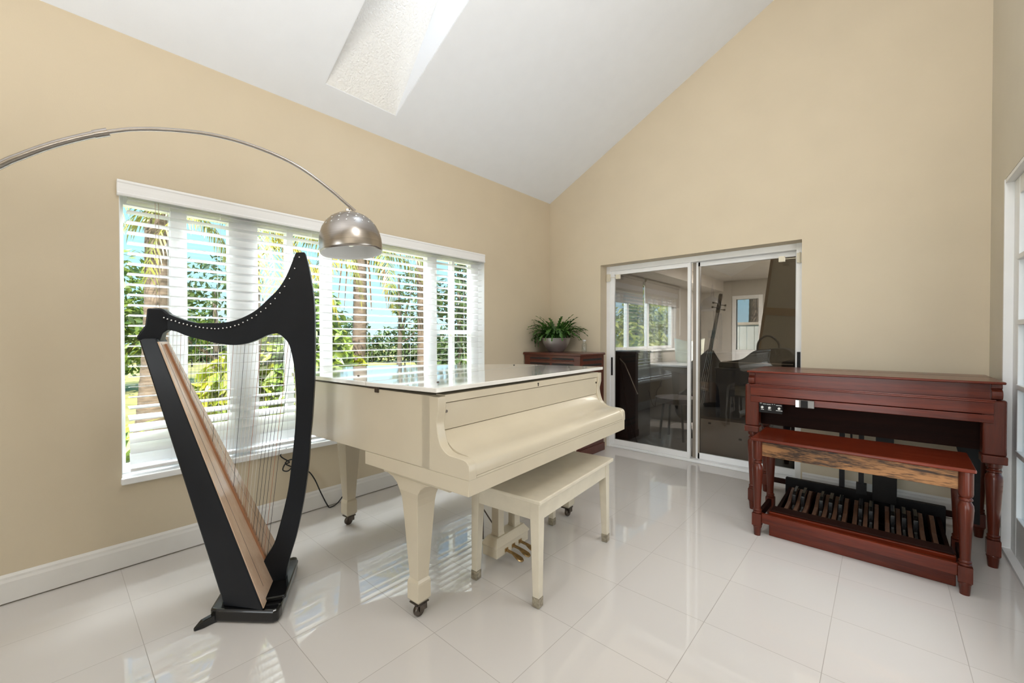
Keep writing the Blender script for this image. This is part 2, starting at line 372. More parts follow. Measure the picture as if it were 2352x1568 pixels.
# ------------------------------------------------------------------ door_2 : white french door in the right wall
d2 = struct(thing('door_2', '', '')); del d2['label']; del d2['category']
xf = XR+.035
m = MB(); m.box(XR-.001, XR+.15, FY1-.02, FY1, 0, FZ); m.box(XR-.001, XR+.15, FY0, FY0+.02, 0, FZ); m.box(XR+.001, XR+.149, FY0+.002, FY1-.002, FZ-.02, FZ-.001); m.box(XR+.001, XR+.149, FY0+.002, FY1-.002, .001, .02)
m.build('door_frame', WHITE, d2)
for (a, b) in ((2.68, FY1-.02), (FY0+.02, 2.68)):
    m = MB(); m.box(xf, xf+.045, b-.115, b, .02, FZ-.02); m.box(xf, xf+.045, a, a+.115, .02, FZ-.02)
    zr = [.235, .587, .95, 1.304, 1.66, 2.005]
    m.box(xf+.002, xf+.043, a+.002, b-.002, .021, .235); m.box(xf+.002, xf+.043, a+.002, b-.002, 2.005, FZ-.021)
    for z in zr[1:-1]: m.box(xf-.004, xf+.049, a+.1, b-.1, z-.014, z+.014)
    m.box(xf-.004, xf+.049, (a+b)/2-.012, (a+b)/2+.012, .235, 2.005)
    lf = m.build('door_leaf', WHITE, d2, bevel=.003)
    MB().box(xf+.02, xf+.024, a+.11, b-.11, .235, 2.005).build('glass_pane', GLASS, lf)
    m = MB()
    for z in [.25+.035*k for k in range(50)]: m.prism([(-.010,z),(.012,z+.010),(.012,z+.0115),(-.010,z+.0015)], lambda p, q, t: (xf+.075+p, t, q), a+.105, b-.105)
    m.build('blind_slats', mat('grey_slat', (.42,.37,.33), .5), lf)
m = MB(); m.box(xf-.004-.05, xf-.004, 2.62, 2.635, .98, 1.0); m.tube([(xf-.05, 2.63, .99), (xf-.05, 2.52, .99)], .008, 8); m.build('door_handle', NICKEL, d2)

# ------------------------------------------------------------------ harp (local x along the string plane, y away from the camera)
harp = thing('lever_harp', 'tall black lever harp with pale strings standing before the window', 'harp', (-2.14, .73, 0), 60)
UP = [(-.497,1.352),(-.453,1.353),(-.436,1.336),(-.41,1.321),(-.37,1.304),(-.324,1.291),(-.278,1.291),(-.232,1.292),(-.184,1.301),(-.135,1.322),(-.086,1.356),(-.036,1.41),(-.001,1.45),(.03,1.502),(.054,1.561),(.071,1.611),(.079,1.63)]
UP2 = [(.115,1.633),(.131,1.571),(.142,1.507),(.153,1.424),(.157,1.351),(.158,1.243)]
POUT = [(.158,1.243),(.156,1.046),(.144,.836),(.136,.752),(.126,.606),(.104,.442),(.073,.281),(.044,.177),(.030,.12),(.024,.062)]
PIN = [(-.062,.062),(-.070,.13),(-.076,.156),(-.052,.203),(-.023,.252),(.001,.335),(.026,.44),(.041,.521),(.052,.613),(.062,.708),(.072,.826),(.075,.946),(.069,1.065),(.059,1.138),(.045,1.194),(.021,1.227),(-.003,1.244)]
LOW = [(-.003,1.244),(-.037,1.239),(-.082,1.216),(-.131,1.197),(-.182,1.191),(-.241,1.198),(-.298,1.214),(-.357,1.232),(-.394,1.25),(-.407,1.254),(-.431,1.26),(-.448,1.256),(-.463,1.242)]
neck = crom(UP,4) + crom(UP2,4) + crom(LOW,4)
pil = crom(UP,4) + crom(UP2[:-1]+POUT,4) + PIN[:3] + crom(PIN[3:]+LOW[1:],4)
MB().prism(pil, XZ, -.022, .022).build('neck_and_pillar', BLACK, harp, smooth=30, bevel=.006)
sh = [(-.493,1.352),(-.447,1.352),(-.425,1.33),(-.425,1.262),(-.448,1.245),(-.458,1.206),(-.530,1.215),(-.530,1.230),(-.517,1.252),(-.501,1.277),(-.495,1.33)]
hs = lambda x: lerp(.047, .0235, min(1, max(0, (x+.492)/.045)))
MB().prism(sh, lambda p, q, t: (p, t*hs(p), q), -1, 1).build('shoulder', BLACK, harp, smooth=50, bevel=.007, seg=3)
def sbx(t):   # t 0 bottom .. 1 top
    return (lerp(-.025,-.462,t), lerp(.218,.045,t), lerp(-.212,-.532,t), lerp(.120,.040,t), lerp(.06,1.224,t))
rings = []
for i in range(13):
    t = i/12; f, fw, b, bw, z = sbx(t)
    rings.append([(f,-fw,z),(f,fw,z),(lerp(f,b,.9),lerp(fw,bw,.9),z),(b,bw*.6,z),(b,-bw*.6,z),(lerp(f,b,.9),-lerp(fw,bw,.9),z)])
MB().loft(rings).build('soundbox', BLACK, harp, smooth=30, bevel=.005)
m = MB(); rings = []
for i in range(13):
    t = lerp(.004, .985, i/12); f, fw, b, bw, z = sbx(t); w = fw*.965
    e = 0.0035
    rings.append([(f+e,-w,z+.001),(f+e,w,z+.001),(f-.004,w,z),(f-.004,-w,z)])
m.loft(rings); lab(m.build('soundboard', BOARDW, harp), 'pale wood soundboard')
m = MB(); rings = []
for i in range(13):
    t = lerp(.09, .975, i/12); f, fw, b, bw, z = sbx(t); w = lerp(.016,.008,t)
    rings.append([(f+.011,-w*.7,z+.003),(f+.011,w*.7,z+.003),(f+.002,w,z),(f+.002,-w,z)])
m.loft(rings); lab(m.build('string_rib', RIB, harp), 'reddish brown rib along the soundboard')
e0 = None
for i in range(33):
    f, fw, b, bw, z = sbx(lerp(.965, .10, (i/32)**.93))
    if e0 is None: e0 = o = MB().lathe([(.0024,0),(.0024,.0035)], (0,0,0), 8, axis='x').build('eyelet', BRASS, harp)
    else: o = e0.copy(); COL.objects.link(o); o.parent = harp
    o.location = (f+.0095, 0, z)
m = MB()   # dark purfling lines beside the rib
for s in (-1, 1):
    rings = []
    for i in range(7):
        t = lerp(.05,.98,i/6); f, fw, b, bw, z = sbx(t); y = s*fw*.62
        rings.append([(f+.0042,y-.0012,z),(f+.0042,y+.0012,z),(f+.002,y+.0012,z),(f+.002,y-.0012,z)])
    m.loft(rings)
m.build('purfling', STR_C, harp)
PINS = [(-.439,1.312),(-.426,1.306),(-.412,1.301),(-.397,1.297),(-.383,1.29),(-.368,1.286),(-.354,1.282),(-.339,1.277),(-.322,1.274),(-.308,1.271),(-.294,1.269),(-.279,1.267),(-.263,1.266),(-.25,1.265),(-.236,1.265),(-.219,1.267),(-.204,1.27),(-.189,1.273),(-.172,1.279),(-.157,1.284),(-.14,1.294),(-.122,1.304),(-.104,1.315),(-.086,1.328),(-.068,1.344),(-.048,1.361),(-.028,1.382),(-.009,1.407),(.011,1.434),(.031,1.465),(.052,1.503),(.074,1.552),(.094,1.606)]
pinm = MB().lathe([(.0034,0),(.0037,-.004),(.0037,-.008),(.0029,-.0105),(.001,-.0115)], (0,0,0), 12, axis='y')
p0 = None
for i, (s, z) in enumerate(PINS):
    if p0 is None: p0 = pinm.build('tuning_pin', CHROME, harp, smooth=50); o = p0
    else: o = p0.copy(); COL.objects.link(o); o.parent = harp
    o.location = (s, -.022, z)
    f, fw, b, bw, zz = sbx(lerp(.965, .10, (i/32)**.93))
    mt = STR_B if i % 7 == 3 else STR_C if i % 7 == 6 or i > 27 else STR_A
    m = MB(); m.tube([(s, .027, z), (lerp(s,f+.011,.5), .0135, lerp(z,zz,.5)), (f+.011, 0, zz)], lerp(.0006,.0011,i/32), 6)
    m.build('string', mt, harp, smooth=60)
m = MB()
m.prism([(-.245,-.13),(-.22,-.145),(.015,-.232),(.035,-.225),(.042,-.19),(.042,.19),(.035,.225),(.015,.232),(-.22,.145),(-.245,.13)], XY, .004, .06)
m.build('base', GLOSSB, harp, bevel=.010, seg=3)
m = MB(); m.prism([(.042,-.16),(.052,-.15),(.052,.15),(.042,.16),(-.055,.16),(-.055,-.16)], XY, .06, .078); m.build('base_step', GLOSSB, harp, bevel=.005)
for s in (1, -1):
    m = MB(); a = Vector((-.215, -.115*s, 0)); d = Vector((-.62, -.5*s, 0)).normalized(); q = Vector((-d.y, d.x, 0))
    m.loft([[a+q*.017+Vector((0,0,0)), a-q*.017, a-q*.015+Vector((0,0,.034)), a+q*.015+Vector((0,0,.034))],
            [a+d*.065+q*.015, a+d*.065-q*.015, a+d*.065-q*.013+Vector((0,0,.030)), a+d*.065+q*.013+Vector((0,0,.030))],
            [a+d*.095+q*.006, a+d*.095-q*.006, a+d*.095-q*.005+Vector((0,0,.012)), a+d*.095+q*.005+Vector((0,0,.012))]])
    m.build('foot', GLOSSB, harp, bevel=.004)

# ------------------------------------------------------------------ grand piano (local x along keyboard, y toward the tail)
pn = thing('grand_piano', 'ivory white grand piano with closed lid and tapered legs', 'piano', (-1.531, 1.083, 0), 93.9)
def pl(right, off=0):
    A = [(-.075,-.17),(-.075,.80),(-.070,.95),(-.045,1.06),(.01,1.15),(.10,1.21),(.22,1.235),(.36,1.235),(.50,1.205),(.64,1.14),(.78,1.03),(.92,.88),(1.05,.73),(1.17,.61),(1.28,.52),(1.345,.44),(1.375,.33),(1.375,-.17)]
    return A
out = [(-.075,-.17)] + crom(pl(0)[1:-1],4) + [(1.375,-.17)]
MB().prism(out, XY, .692, .990).build('case', PIANO, pn, smooth=35, bevel=.002)
MB().box(-.074, 1.374, -.384, .29, .63, .691).build('key_bed', PIANO, pn, bevel=.002)
arm = [(-.12,.990),(-.220,.988),(-.220,.932),(-.214,.91),(-.209,.883),(-.214,.85),(-.224,.817),(-.24,.791),(-.273,.771),(-.313,.767),(-.351,.765),(-.374,.759),(-.385,.745),(-.387,.72),(-.387,.691),(-.12,.691)]
armp = [arm[0], arm[1], arm[2]] + crom(arm[3:13],3) + arm[13:]
for a, b in ((-.075,-.033), (1.333,1.375)):
    MB().prism(armp, YZ, a, b).build('key_cheek', PIANO, pn, smooth=35, bevel=.002)
MB().box(-.033, 1.333, -.214, -.16, .961, .993).build('fall_rail', PIANO, pn, bevel=.0015)
m = MB(); m.prism([(-.16,.958),(-.209,.958),(-.204,.849),(-.16,.849)], YZ, -.031, 1.331); m.build('fallboard', PIANO, pn, bevel=.0015)
kc = crom([(-.200,.846),(-.208,.832),(-.225,.808),(-.255,.785),(-.295,.772),(-.34,.766),(-.365,.757),(-.379,.742),(-.3845,.722),(-.385,.702)],4)
m = MB(); m.prism(kc + [(-.374,.7012),(-.17,.7012),(-.17,.846)], YZ, -.032, 1.332); m.build('key_cover', PIANO, pn, smooth=35)
MB().box(-.032, 1.332, -.386, -.18, .692, .7005).build('key_slip', PIANO, pn, bevel=.001)
def lidpoly(grow=.015):
    A = [(-.09,.85),(-.085,.97),(-.055,1.075),(.00,1.165),(.09,1.225),(.21,1.25),(.37,1.25),(.51,1.22),(.65,1.155),(.79,1.045),(.93,.895),(1.06,.745),(1.18,.625),(1.29,.535),(1.36,.45),(1.39,.34)]
    return crom(A,4)
m = MB(); m.prism([(-.09,.262)] + lidpoly() + [(1.39,.262)], XY, 1.000, 1.020); m.build('lid', LIDM, pn, bevel=.003)
m = MB(); zf = lambda y: 1.0 + (.258-y)*.014
m.loft([[(-.09,.258,1.0),(1.39,.258,1.0),(1.39,.258,1.0195),(-.09,.258,1.0195)], [(-.09,-.225,zf(-.225)),(1.39,-.225,zf(-.225)),(1.39,-.225,zf(-.225)+.019),(-.09,-.225,zf(-.225)+.019)]])
m.build('lid_flap', LIDM, pn, bevel=.003)
m = MB(); m.box(-.085, 1.385, .257, .263, 1.0, 1.0192); lab(m.build('lid_hinge', DARKMETAL, pn), 'dark hinge line across the lid')
for (a, b, z) in ((.053,.548,1.02),(.075,-.052,1.023),(1.22,-.06,1.023),(1.22,.40,1.02)):
    MB().lathe([(.006,-.002),(.006,.003),(.004,.005)], (a,b,z), 12).build('lid_stud', DARKMETAL, pn)
m = MB(); m.lathe([(.0045,0),(.0045,.004)], (.632,-.2165,.980), 12, axis='y'); m.box(.630,.634,-.2165,-.213,.966,.980); lab(m.build('keyhole', BLACKP, pn), 'small black keyhole')
for xx in (-.022, 1.318): MB().lathe([(.006,0),(.006,.006)], (xx,-.212,.925), 10, axis='y').build('pivot_pin', DARKMETAL, pn)
m = MB(); m.box(-.081,-.074,.17,.26,.993,.999); m.box(-.082,-.075,.175,.20,.975,.999); m.build('lid_hook', DARKMETAL, pn)
for cx, cy, sgn in ((.005,-.003,1), (1.295,-.003,-1), (.30,1.065,0)):
    m = MB()
    def ext(u, w, z): return ((-min(u,.058), u, -w, w, z) if sgn == 1 else (-u, min(u,.058), -w, w, z) if sgn == -1 else (-u, u, -w, w, z))
    pr = [(-.026,.026,-.026,.026,.058),(-.033,.033,-.033,.033,.068),(-.0365,.0365,-.0365,.0365,.074),(-.0365,.0365,-.0365,.0365,.145),(-.035,.035,-.035,.035,.154),(-.030,.030,-.030,.030,.166),(-.031,.031,-.031,.031,.19),(-.050,.050,-.050,.050,.50)]
    if sgn:
        for (u, w, z) in ((.053,.055,.53),(.059,.063,.557),(.070,.080,.582),(.090,.110,.602),(.115,.15,.613)): pr.append(ext(u, w, z))
    else: pr.append((-.060,.060,-.060,.060,.692))
    lg = MB().sq(pr, cx, cy).build('leg', PIANO, pn, bevel=.002)
    if sgn:
        m.box(cx-(.058 if sgn > 0 else .13), cx+(.13 if sgn > 0 else .058), -.262, .175, .6125, .6305); m.build('leg_plate', PIANO, lg, bevel=.002); m = MB()
    m = MB(); m.lathe([(.010,-.011),(.024,-.010),(.026,-.006),(.026,.006),(.024,.010),(.010,.011)], (cx-.012,cy-.012,.0265), 20, axis='y')
    m.box(cx-.020,cx+.02,cy-.030,cy-.024,.026,.060); m.box(cx-.020,cx+.02,cy,cy+.006,.026,.060); m.box(cx-.03,cx+.03,cy-.03,cy+.03,.052,.058)
    cs = m.build('caster', DARKMETAL, lg, smooth=40); lab(cs, 'dark bronze caster')
ly = MB(); ly.sq([(-.142,.142,-.045,.055,.045),(-.142,.142,-.045,.055,.095),(-.148,.148,-.052,.062,.100),(-.148,.148,-.052,.062,.106),(-.128,.128,-.035,.045,.132),(-.122,.122,-.030,.040,.142)], .633, 0)
lyre = ly.build('pedal_lyre', PIANO, pn, bevel=.002)
for xx in (.56,.706): MB().sq([(.027,.142),(.024,.16),(.024,.60),(.032,.63)], xx, .005).build('lyre_post', PIANO, lyre, bevel=.002)
for i, xx in enumerate((.572,.634,.696)):
    m = MB(); m.loft([[(xx-.008,-.04,.060),(xx+.008,-.04,.060),(xx+.008,-.04,.070),(xx-.008,-.04,.070)],[(xx-.008,-.09,.056),(xx+.008,-.09,.056),(xx+.007,-.09,.066),(xx-.007,-.09,.066)],[(xx-.017,-.12,.047),(xx+.017,-.12,.047),(xx+.015,-.12,.056),(xx-.015,-.12,.056)],[(xx-.018,-.145,.040),(xx+.018,-.145,.040),(xx+.016,-.145,.049),(xx-.016,-.145,.049)],[(xx-.009,-.158,.036),(xx+.009,-.158,.036),(xx+.008,-.158,.044),(xx-.008,-.158,.044)]])
    m.box(xx-.014, xx+.014, -.049, -.044, .056, .076)
    lab(m.build('pedal', BRASS, lyre, smooth=50, bevel=.002), 'brass pedal')
for a, b in (((.50,.06,.12),(.50,.06,.63)),((.60,.07,.14),(.60,.07,.63)),((.66,.07,.14),(.69,.12,.63)),((.45,.42,.69),(.60,.05,.14))):
    MB().tube([a,b], .004, 8).build('pedal_rod', DARKMETAL, lyre)
m = MB(); m.box(.20,1.10,.30,.36,.655,.70); m.box(.25,.33,.36,1.1,.655,.70); m.build('under_beam', PIANO, pn)

# ------------------------------------------------------------------ piano bench
a0 = R(93.9); bo = Vector((-1.531,1.083,0)) + Vector((math.cos(a0),math.sin(a0),0))*.735 + Vector((-math.sin(a0),math.cos(a0),0))*(-.198)
bn = thing('piano_bench', 'ivory white piano bench with brass capped legs tucked under the keyboard', 'bench', bo, 95.5)
WORN = mat('bench_ivory', (.66,.60,.48), .35, var=.05, scale=14, coat=.1)
MB().box(-.412,.412,-.222,.222,.478,.498).build('seat', WORN, bn, bevel=.005)
m = MB(); m.box(-.388,.388,-.198,-.182,.395,.478); m.box(-.388,.388,.182,.198,.395,.478); m.box(-.388,-.372,-.198,.198,.395,.478); m.box(.372,.388,-.198,.198,.395,.478)
m.build('apron', WORN, bn, bevel=.001)
for sx in (-1,1):
    for sy in (-1,1):
        def e(h): return (min(sx*.392, sx*(.392-h)), max(sx*.392, sx*(.392-h)), min(sy*.202, sy*(.202-h)), max(sy*.202, sy*(.202-h)))
        m = MB(); m.sq([(*e(.033),.046),(*e(.047),.40),(*e(.047),.4775)], 0, 0)
        l = m.build('leg', WORN, bn, bevel=.0015)
        m = MB(); x0,x1,y0,y1 = e(.0335); m.sq([(x0+.002,x1-.002,y0+.002,y1-.002,0),(x0-.001,x1+.001,y0-.001,y1+.001,.004),(x0-.0015,x1+.0015,y0-.0015,y1+.0015,.046)], 0, 0)
        lab(m.build('ferrule', mat('worn_brass', (.40,.36,.28), .42, .7, var=.35, scale=60), l), 'worn brass foot cap')

# ------------------------------------------------------------------ arc lamp
lp = thing('arc_floor_lamp', 'brushed nickel arc floor lamp with a dome shade hanging over the piano', 'lamp', (-2.605,-.692,0))
E = Vector((-.2463,-.9692,0)); L0 = Vector((-2.15,1.1,0)) - Vector((-2.605,-.692,0))
ap = [(-.018,1.912),(.039,1.953),(.104,2.001),(.228,2.077),(.344,2.122),(.489,2.150),(.623,2.155),(.747,2.139),(.848,2.116),(.917,2.092),(1.002,2.051),(1.083,2.003),(1.143,1.962),(1.2,1.917),(1.255,1.869),(1.42,1.70),(1.58,1.45),(1.70,1.15),(1.79,.75),(1.835,.35),(1.849,.10)]
pts = crom([tuple(L0 + E*r + Vector((0,0,z))) for r, z in ap], 4)
iA = 10*4
MB().tube(pts[:iA+1], .0085, 12).build('upper_arm', NICKEL, lp, smooth=60)
MB().tube(pts[iA:], .0135, 14).build('lower_arm', NICKEL, lp, smooth=60)
MB().tube(pts[iA-2:iA+1], .0165, 14).build('collar', NICKEL, lp, smooth=50)
MB().lathe([(.14,0),(.15,.01),(.15,.07),(.14,.08),(.03,.085),(.025,.14),(.02,.15)], tuple(L0+E*1.849), 32).build('base', mat('marble', (.75,.75,.75), .2, var=.15), lp, smooth=30)
sh = L0 + Vector((0,0,1.70))
prof = [(.158,-.018),(.160,-.005),(.161,.02),(.159,.055),(.152,.09),(.139,.122),(.120,.150),(.095,.174),(.066,.190),(.040,.198),(.026,.202)]
m = MB(); n = 64
rings = [[(r*math.cos(2*math.pi*i/n), r*math.sin(2*math.pi*i/n), z) for i in range(n)] for r, z in prof]
m.loft(rings, caps=False)
so = m.build('shade', [NICKEL, SHADEIN], lp, smooth=60)
so.location = sh; so.rotation_euler = (R(3), R(-5), 0)
sol = so.modifiers.new('thick', 'SOLIDIFY'); sol.thickness = .002; sol.offset = -1; sol.material_offset = 1; sol.material_offset_rim = 0
m = MB()
dots = MB()
for k, (el, cnt, ph) in enumerate(((.124,22,0),(.150,18,.5),(.171,14,0))):
    for i in range(cnt):
        a = 2*math.pi*(i+ph)/cnt
        for j in range(len(prof)-1):
            if prof[j][1] <= el <= prof[j+1][1]:
                t = (el-prof[j][1])/(prof[j+1][1]-prof[j][1]); r = lerp(prof[j][0],prof[j+1][0],t); tn = Vector((prof[j+1][0]-prof[j][0],0,prof[j+1][1]-prof[j][1])).normalized(); break
        c = Vector((r*math.cos(a), r*math.sin(a), el)); tv = Vector((tn.x*math.cos(a), tn.x*math.sin(a), tn.z)); sv = Vector((-math.sin(a), math.cos(a), 0)); nv = tv.cross(sv)
        nv = nv if nv.dot(Vector((math.cos(a), math.sin(a), .5))) > 0 else -nv
        dots = MB(); dots.add([c+nv*.0006+(tv*math.cos(q)+sv*math.sin(q))*.0042 for q in [2*math.pi*w/10 for w in range(10)]], [list(range(10))])
        dots.build('vent_hole', SHADEIN, so)
m = MB(); m.lathe([(.045,.196),(.045,.2),(.03,.206),(.014,.208),(.012,.222),(.004,.226)], (0,0,0), 24); m.build('shade_cap', CHROME, so, smooth=40)
m = MB(); m.lathe([(.012,.02),(.028,.05),(.030,.075),(.022,.10),(.014,.12),(.014,.17)], (0,0,0), 20); lab(m.build('bulb', mat('bulb_white', (.9,.88,.82), .3), so, smooth=50), 'white bulb inside the shade')

# ------------------------------------------------------------------ console organ
org = thing('console_organ', 'mahogany console organ on turned legs against the back wall', 'organ', (-.12,3.58,0))
def ob(m, x0,x1,y0,y1,z0,z1): return m.box(x0+.12,x1+.12,y0-3.58,y1-3.58,z0,z1)
m = MB(); ob(m,-.714,.478,3.285,3.64,.976,.990); m.build('lid', MAH, org, bevel=.005, seg=3)
m = MB(); ob(m,-.714,.478,3.646,3.86,.976,.990); m.build('back_lid', MAH, org, bevel=.004)
m = MB(); ob(m,-.69,.455,3.325,3.345,.895,.976); m.build('fall_front', MAH, org)
m = MB(); ob(m,-.70,.445,3.292,3.345,.886,.895); ob(m,-.695,.44,3.288,3.30,.878,.887); m.build('molding', MAH, org, bevel=.003)
m = MB(); ob(m,-.693,.438,3.294,3.36,.817,.885); m.build('drawer_front', MAH, org, bevel=.003)
m = MB(); ob(m,-.693,.438,3.297,3.36,.770,.813); m.build('key_rail', MAH, org, bevel=.003)
for x0, x1 in ((-.705,-.668),(.428,.468)):
    sc = [(3.345,.976),(3.305,.976),(3.305,.955),(3.312,.950)] + [(3.306+.016*math.cos(a)-.004, .921+.024*math.sin(a)) for a in [R(90+12*k) for k in range(16)]] + [(3.345,.893)]
    m = MB(); m.prism([(p-3.58,q) for p,q in sc], YZ, x0+.12, x1+.12); m.build('scroll_bracket', MAHZ, org, smooth=40, bevel=.002)
for x0, x1 in ((-.727,-.643),(.399,.485)):
    m = MB(); ob(m,x0,x1,3.302,3.388,.600,.893); m.build('corner_post', MAHZ, org, bevel=.010, seg=3)
    m = MB(); ob(m,x0-.004,x1+.004,3.298,3.392,.556,.600); m.build('post_band', MAHZ, org, bevel=.006)
legp = [(.019,0),(.0235,.050),(.0235,.054)]
legv = [(.021,.146),(.025,.150),(.025,.156),(.0205,.160),(.025,.164),(.025,.170),(.0205,.175),(.0215,.20),(.026,.30),(.0325,.42),(.034,.465),(.0325,.487),(.025,.500),(.022,.505),(.029,.510),(.029,.516),(.022,.522),(.022,.527),(.030,.533),(.031,.545),(.031,.557)]
for cx in (-.685,.446):
    for cy in (3.345,3.79):
        m = MB(); c = (cx+.12, cy-3.58, 0)
        m.lathe(legp, c, 20); m.lathe([(.0245,.052),(.0265,.056),(.0265,.062),(.0235,.066)], c, 20)
        m.box(c[0]-.0255,c[0]+.0255,c[1]-.0255,c[1]+.0255,.066,.146); m.lathe(legv, c, 20)
        m.build('leg', MAHZ, org, smooth=35)
for x0, x1 in ((-.72,-.70),(.458,.478)):
    m = MB(); ob(m,x0,x1,3.388,3.85,.57,.976); m.build('side_panel', MAHZ, org)
for y in (3.76,):
    for x0,x1 in ((-.727,-.643),(.399,.485)):
        m = MB(); ob(m,x0,x1,y-.03,y+.08,.556,.62); m.build('post_band', MAHZ, org, bevel=.005)
m = MB(); ob(m,-.70,.458,3.52,3.54,.585,.80); m.build('knee_panel', MAHD, org)
m = MB(); ob(m,-.70,.458,3.82,3.85,.72,.976); ob(m,-.70,.458,3.36,3.84,.775,.80); m.build('back_panel', MAHD, org)
m = MB(); ob(m,-.642,-.505,3.312,3.36,.700,.769); cpn = m.build('control_panel', BLACKP, org, bevel=.002)
for xx in (-.622,-.578,-.522):
    m = MB(); m.lathe([(.0085,0),(.0085,-.008),(.006,-.012)], (xx+.12,3.311-3.58,.737), 16, axis='y'); lab(m.build('knob', mat('knob_white', (.75,.74,.70), .4), cpn, smooth=40), 'white control knob')
PRN = mat('print_white', (.7,.7,.68), .5)
for x0,x1,z in ((-.63,-.612,.722),(-.588,-.568,.722),(-.541,-.503,.722),(-.638,-.625,.764),(-.618,-.600,.760),(-.596,-.572,.759),(-.566,-.558,.762),(-.552,-.546,.763),(-.540,-.507,.757)):
    lab(MB().box(x0+.12,x1+.12,3.3108-3.58,3.312-3.58,z-.0015,z+.0018).build('print_line', PRN, cpn), 'small white printed caption')
m = MB(); ob(m,-.425,-.325,3.270,3.30,.762,.812); sw = m.build('switch_housing', GREYP, org, bevel=.004)
m = MB(); ob(m,-.395,-.358,3.262,3.271,.764,.811); m.lathe([(.004,0),(.004,.004)], (-.385+.12,3.283-3.58,.812), 10); m.build('switch_lever', BLACKP, sw, bevel=.003)
m = MB(); ob(m,-.425,-.405,3.266,3.271,.764,.811); m.build('switch_edge', CHROME, sw, bevel=.002)
m = MB(); ob(m,-.225,-.195,3.74,3.77,.15,.60); m.build('support_post', BLACKP, org)
m = MB(); ob(m,-.118,-.09,3.70,3.73,.15,.60); ob(m,-.13,-.075,3.69,3.74,.15,.22); m.build('support_post', BLACKP, org)
m = MB(); m.prism([(3.60-3.58,.36),(3.66-3.58,.42),(3.72-3.58,.18),(3.66-3.58,.13)], YZ, -.045+.12, .075+.12); m.build('expression_pedal', mat('shoe_black', (.02,.018,.017), .4, var=.2), org, bevel=.004)
m = MB(); ob(m,-.03,.06,3.70,3.74,.13,.60); m.build('pedal_support', BLACKP, org)
m = MB(); m.tube(crom([(-.16+.12,.15,.60),(-.15+.12,.14,.40),(-.11+.12,.13,.35),(-.05+.12,.1,.36),(.0+.12,.08,.34)],6), .006, 8); m.build('cable', RUBBER, org)
m = MB(); m.prism([(.33,.60),(.44,.60),(.44,.10),(.415,.10),(.40,.30)], lambda p,q,t: (p+.12,t-3.58,q), 3.70, 3.73); m.build('rear_bracket', BLACKP, org)
m = MB(); ob(m,-.685,.446,3.775,3.80,.09,.125); m.build('rear_stretcher', MAHD, org)

# ------------------------------------------------------------------ organ bench
obn = thing('organ_bench', 'mahogany organ bench with oak apron on turned legs in front of the organ', 'bench', (-.132,3.095,0), -1.4)
m = MB(); m.box(-.468,.468,-.225,.185,.588,.606); m.build('seat', MAH, obn, bevel=.006, seg=3)
m = MB(); m.box(-.415,.415,-.190,-.170,.495,.588); m.build('front_apron', OAK, obn, bevel=.003)
m = MB(); m.box(-.415,.415,.150,.170,.495,.588); m.build('back_apron', OAK, obn, bevel=.003)
for x in (-.425,.405): MB().box(x,x+.02,-.17,.15,.495,.588).build('side_apron', OAK, obn, bevel=.002)
blv = [(.0195,.138),(.0235,.142),(.0235,.148),(.0195,.152),(.0235,.156),(.0235,.161),(.0185,.166),(.019,.19),(.022,.27),(.0265,.36),(.0285,.405),(.0275,.425),(.021,.440),(.0185,.446),(.0245,.451),(.0245,.457),(.019,.463),(.0245,.470),(.0265,.480),(.0265,.589)]
for sx in (-1,1):
    for sy in (-1,1):
        c = (sx*.436, -.185 if sy < 0 else .165, 0); m = MB()
        m.lathe([(.0175,0),(.0215,.048),(.0225,.050),(.0245,.054),(.0245,.060),(.0215,.064)], c, 20)
        m.box(c[0]-.0245,c[0]+.0245,c[1]-.0245,c[1]+.0245,.064,.138); m.lathe(blv, c, 20)
        m.build('leg', MAHZ, obn, smooth=35)
m = MB(); m.box(-.412,.412,-.195,-.172,.082,.140); m.build('stretcher', MAH, obn, bevel=.003)
for x in (-.436,.436):
    m = MB(); m.box(x-.011,x+.011,-.16,.14,.085,.130); m.build('side_stretcher', MAHD, obn, bevel=.002)

# ------------------------------------------------------------------ pedalboard
pb = thing('organ_pedalboard', 'mahogany organ pedalboard with wooden and black pedals under the organ bench', 'pedalboard', (-.12,3.34,0))
m = MB(); m.box(-.396,.396,-.385,-.355,0,.148); m.build('front_board', MAH, pb, bevel=.004)
m = MB(); m.box(-.390,.390,-.375,-.285,.148,.158); m.build('top_cover', MAHD, pb, bevel=.003)
for x in (-.396,.376): MB().box(x,x+.02,-.355,.40,0,.10).build('end_cheek', MAHD, pb, bevel=.002)
m = MB(); m.box(-.42,.42,.36,.40,.0,.165); m.build('back_rail', mat('rail_black', (.009,.008,.008), .5, var=.2, spec=.12), pb, bevel=.003)
m = MB(); m.box(-.396,.396,-.355,.36,0,.02); m.box(-.38,.38,.10,.14,.02,.06); m.build('bed', MAHD, pb)
NATW = wood('pedal_maple', (.10,.045,.025), (.22,.10,.055), 'y', .4, .1)
nat = None; shp = None
for i in range(15):
    if nat is None:
        m = MB(); m.loft([[(-.0105,-.30,.075),(.0105,-.30,.075),(.0105,-.30,.105),(-.0105,-.30,.105)],[(-.0105,-.02,.070),(.0105,-.02,.070),(.0105,-.02,.118),(-.0105,-.02,.118)],[(-.0105,.10,.068),(.0105,.10,.068),(.0105,.10,.150),(-.0105,.10,.150)],[(-.0105,.17,.068),(.0105,.17,.068),(.0105,.17,.158),(-.0105,.17,.158)],[(-.0105,.36,.068),(.0105,.36,.068),(.0105,.36,.100),(-.0105,.36,.100)]])
        o = nat = m.build('natural_pedal', NATW, pb, bevel=.003)
    else: o = nat.copy(); COL.objects.link(o); o.parent = pb
    o.location = (-.343+.049*i, 0, 0)
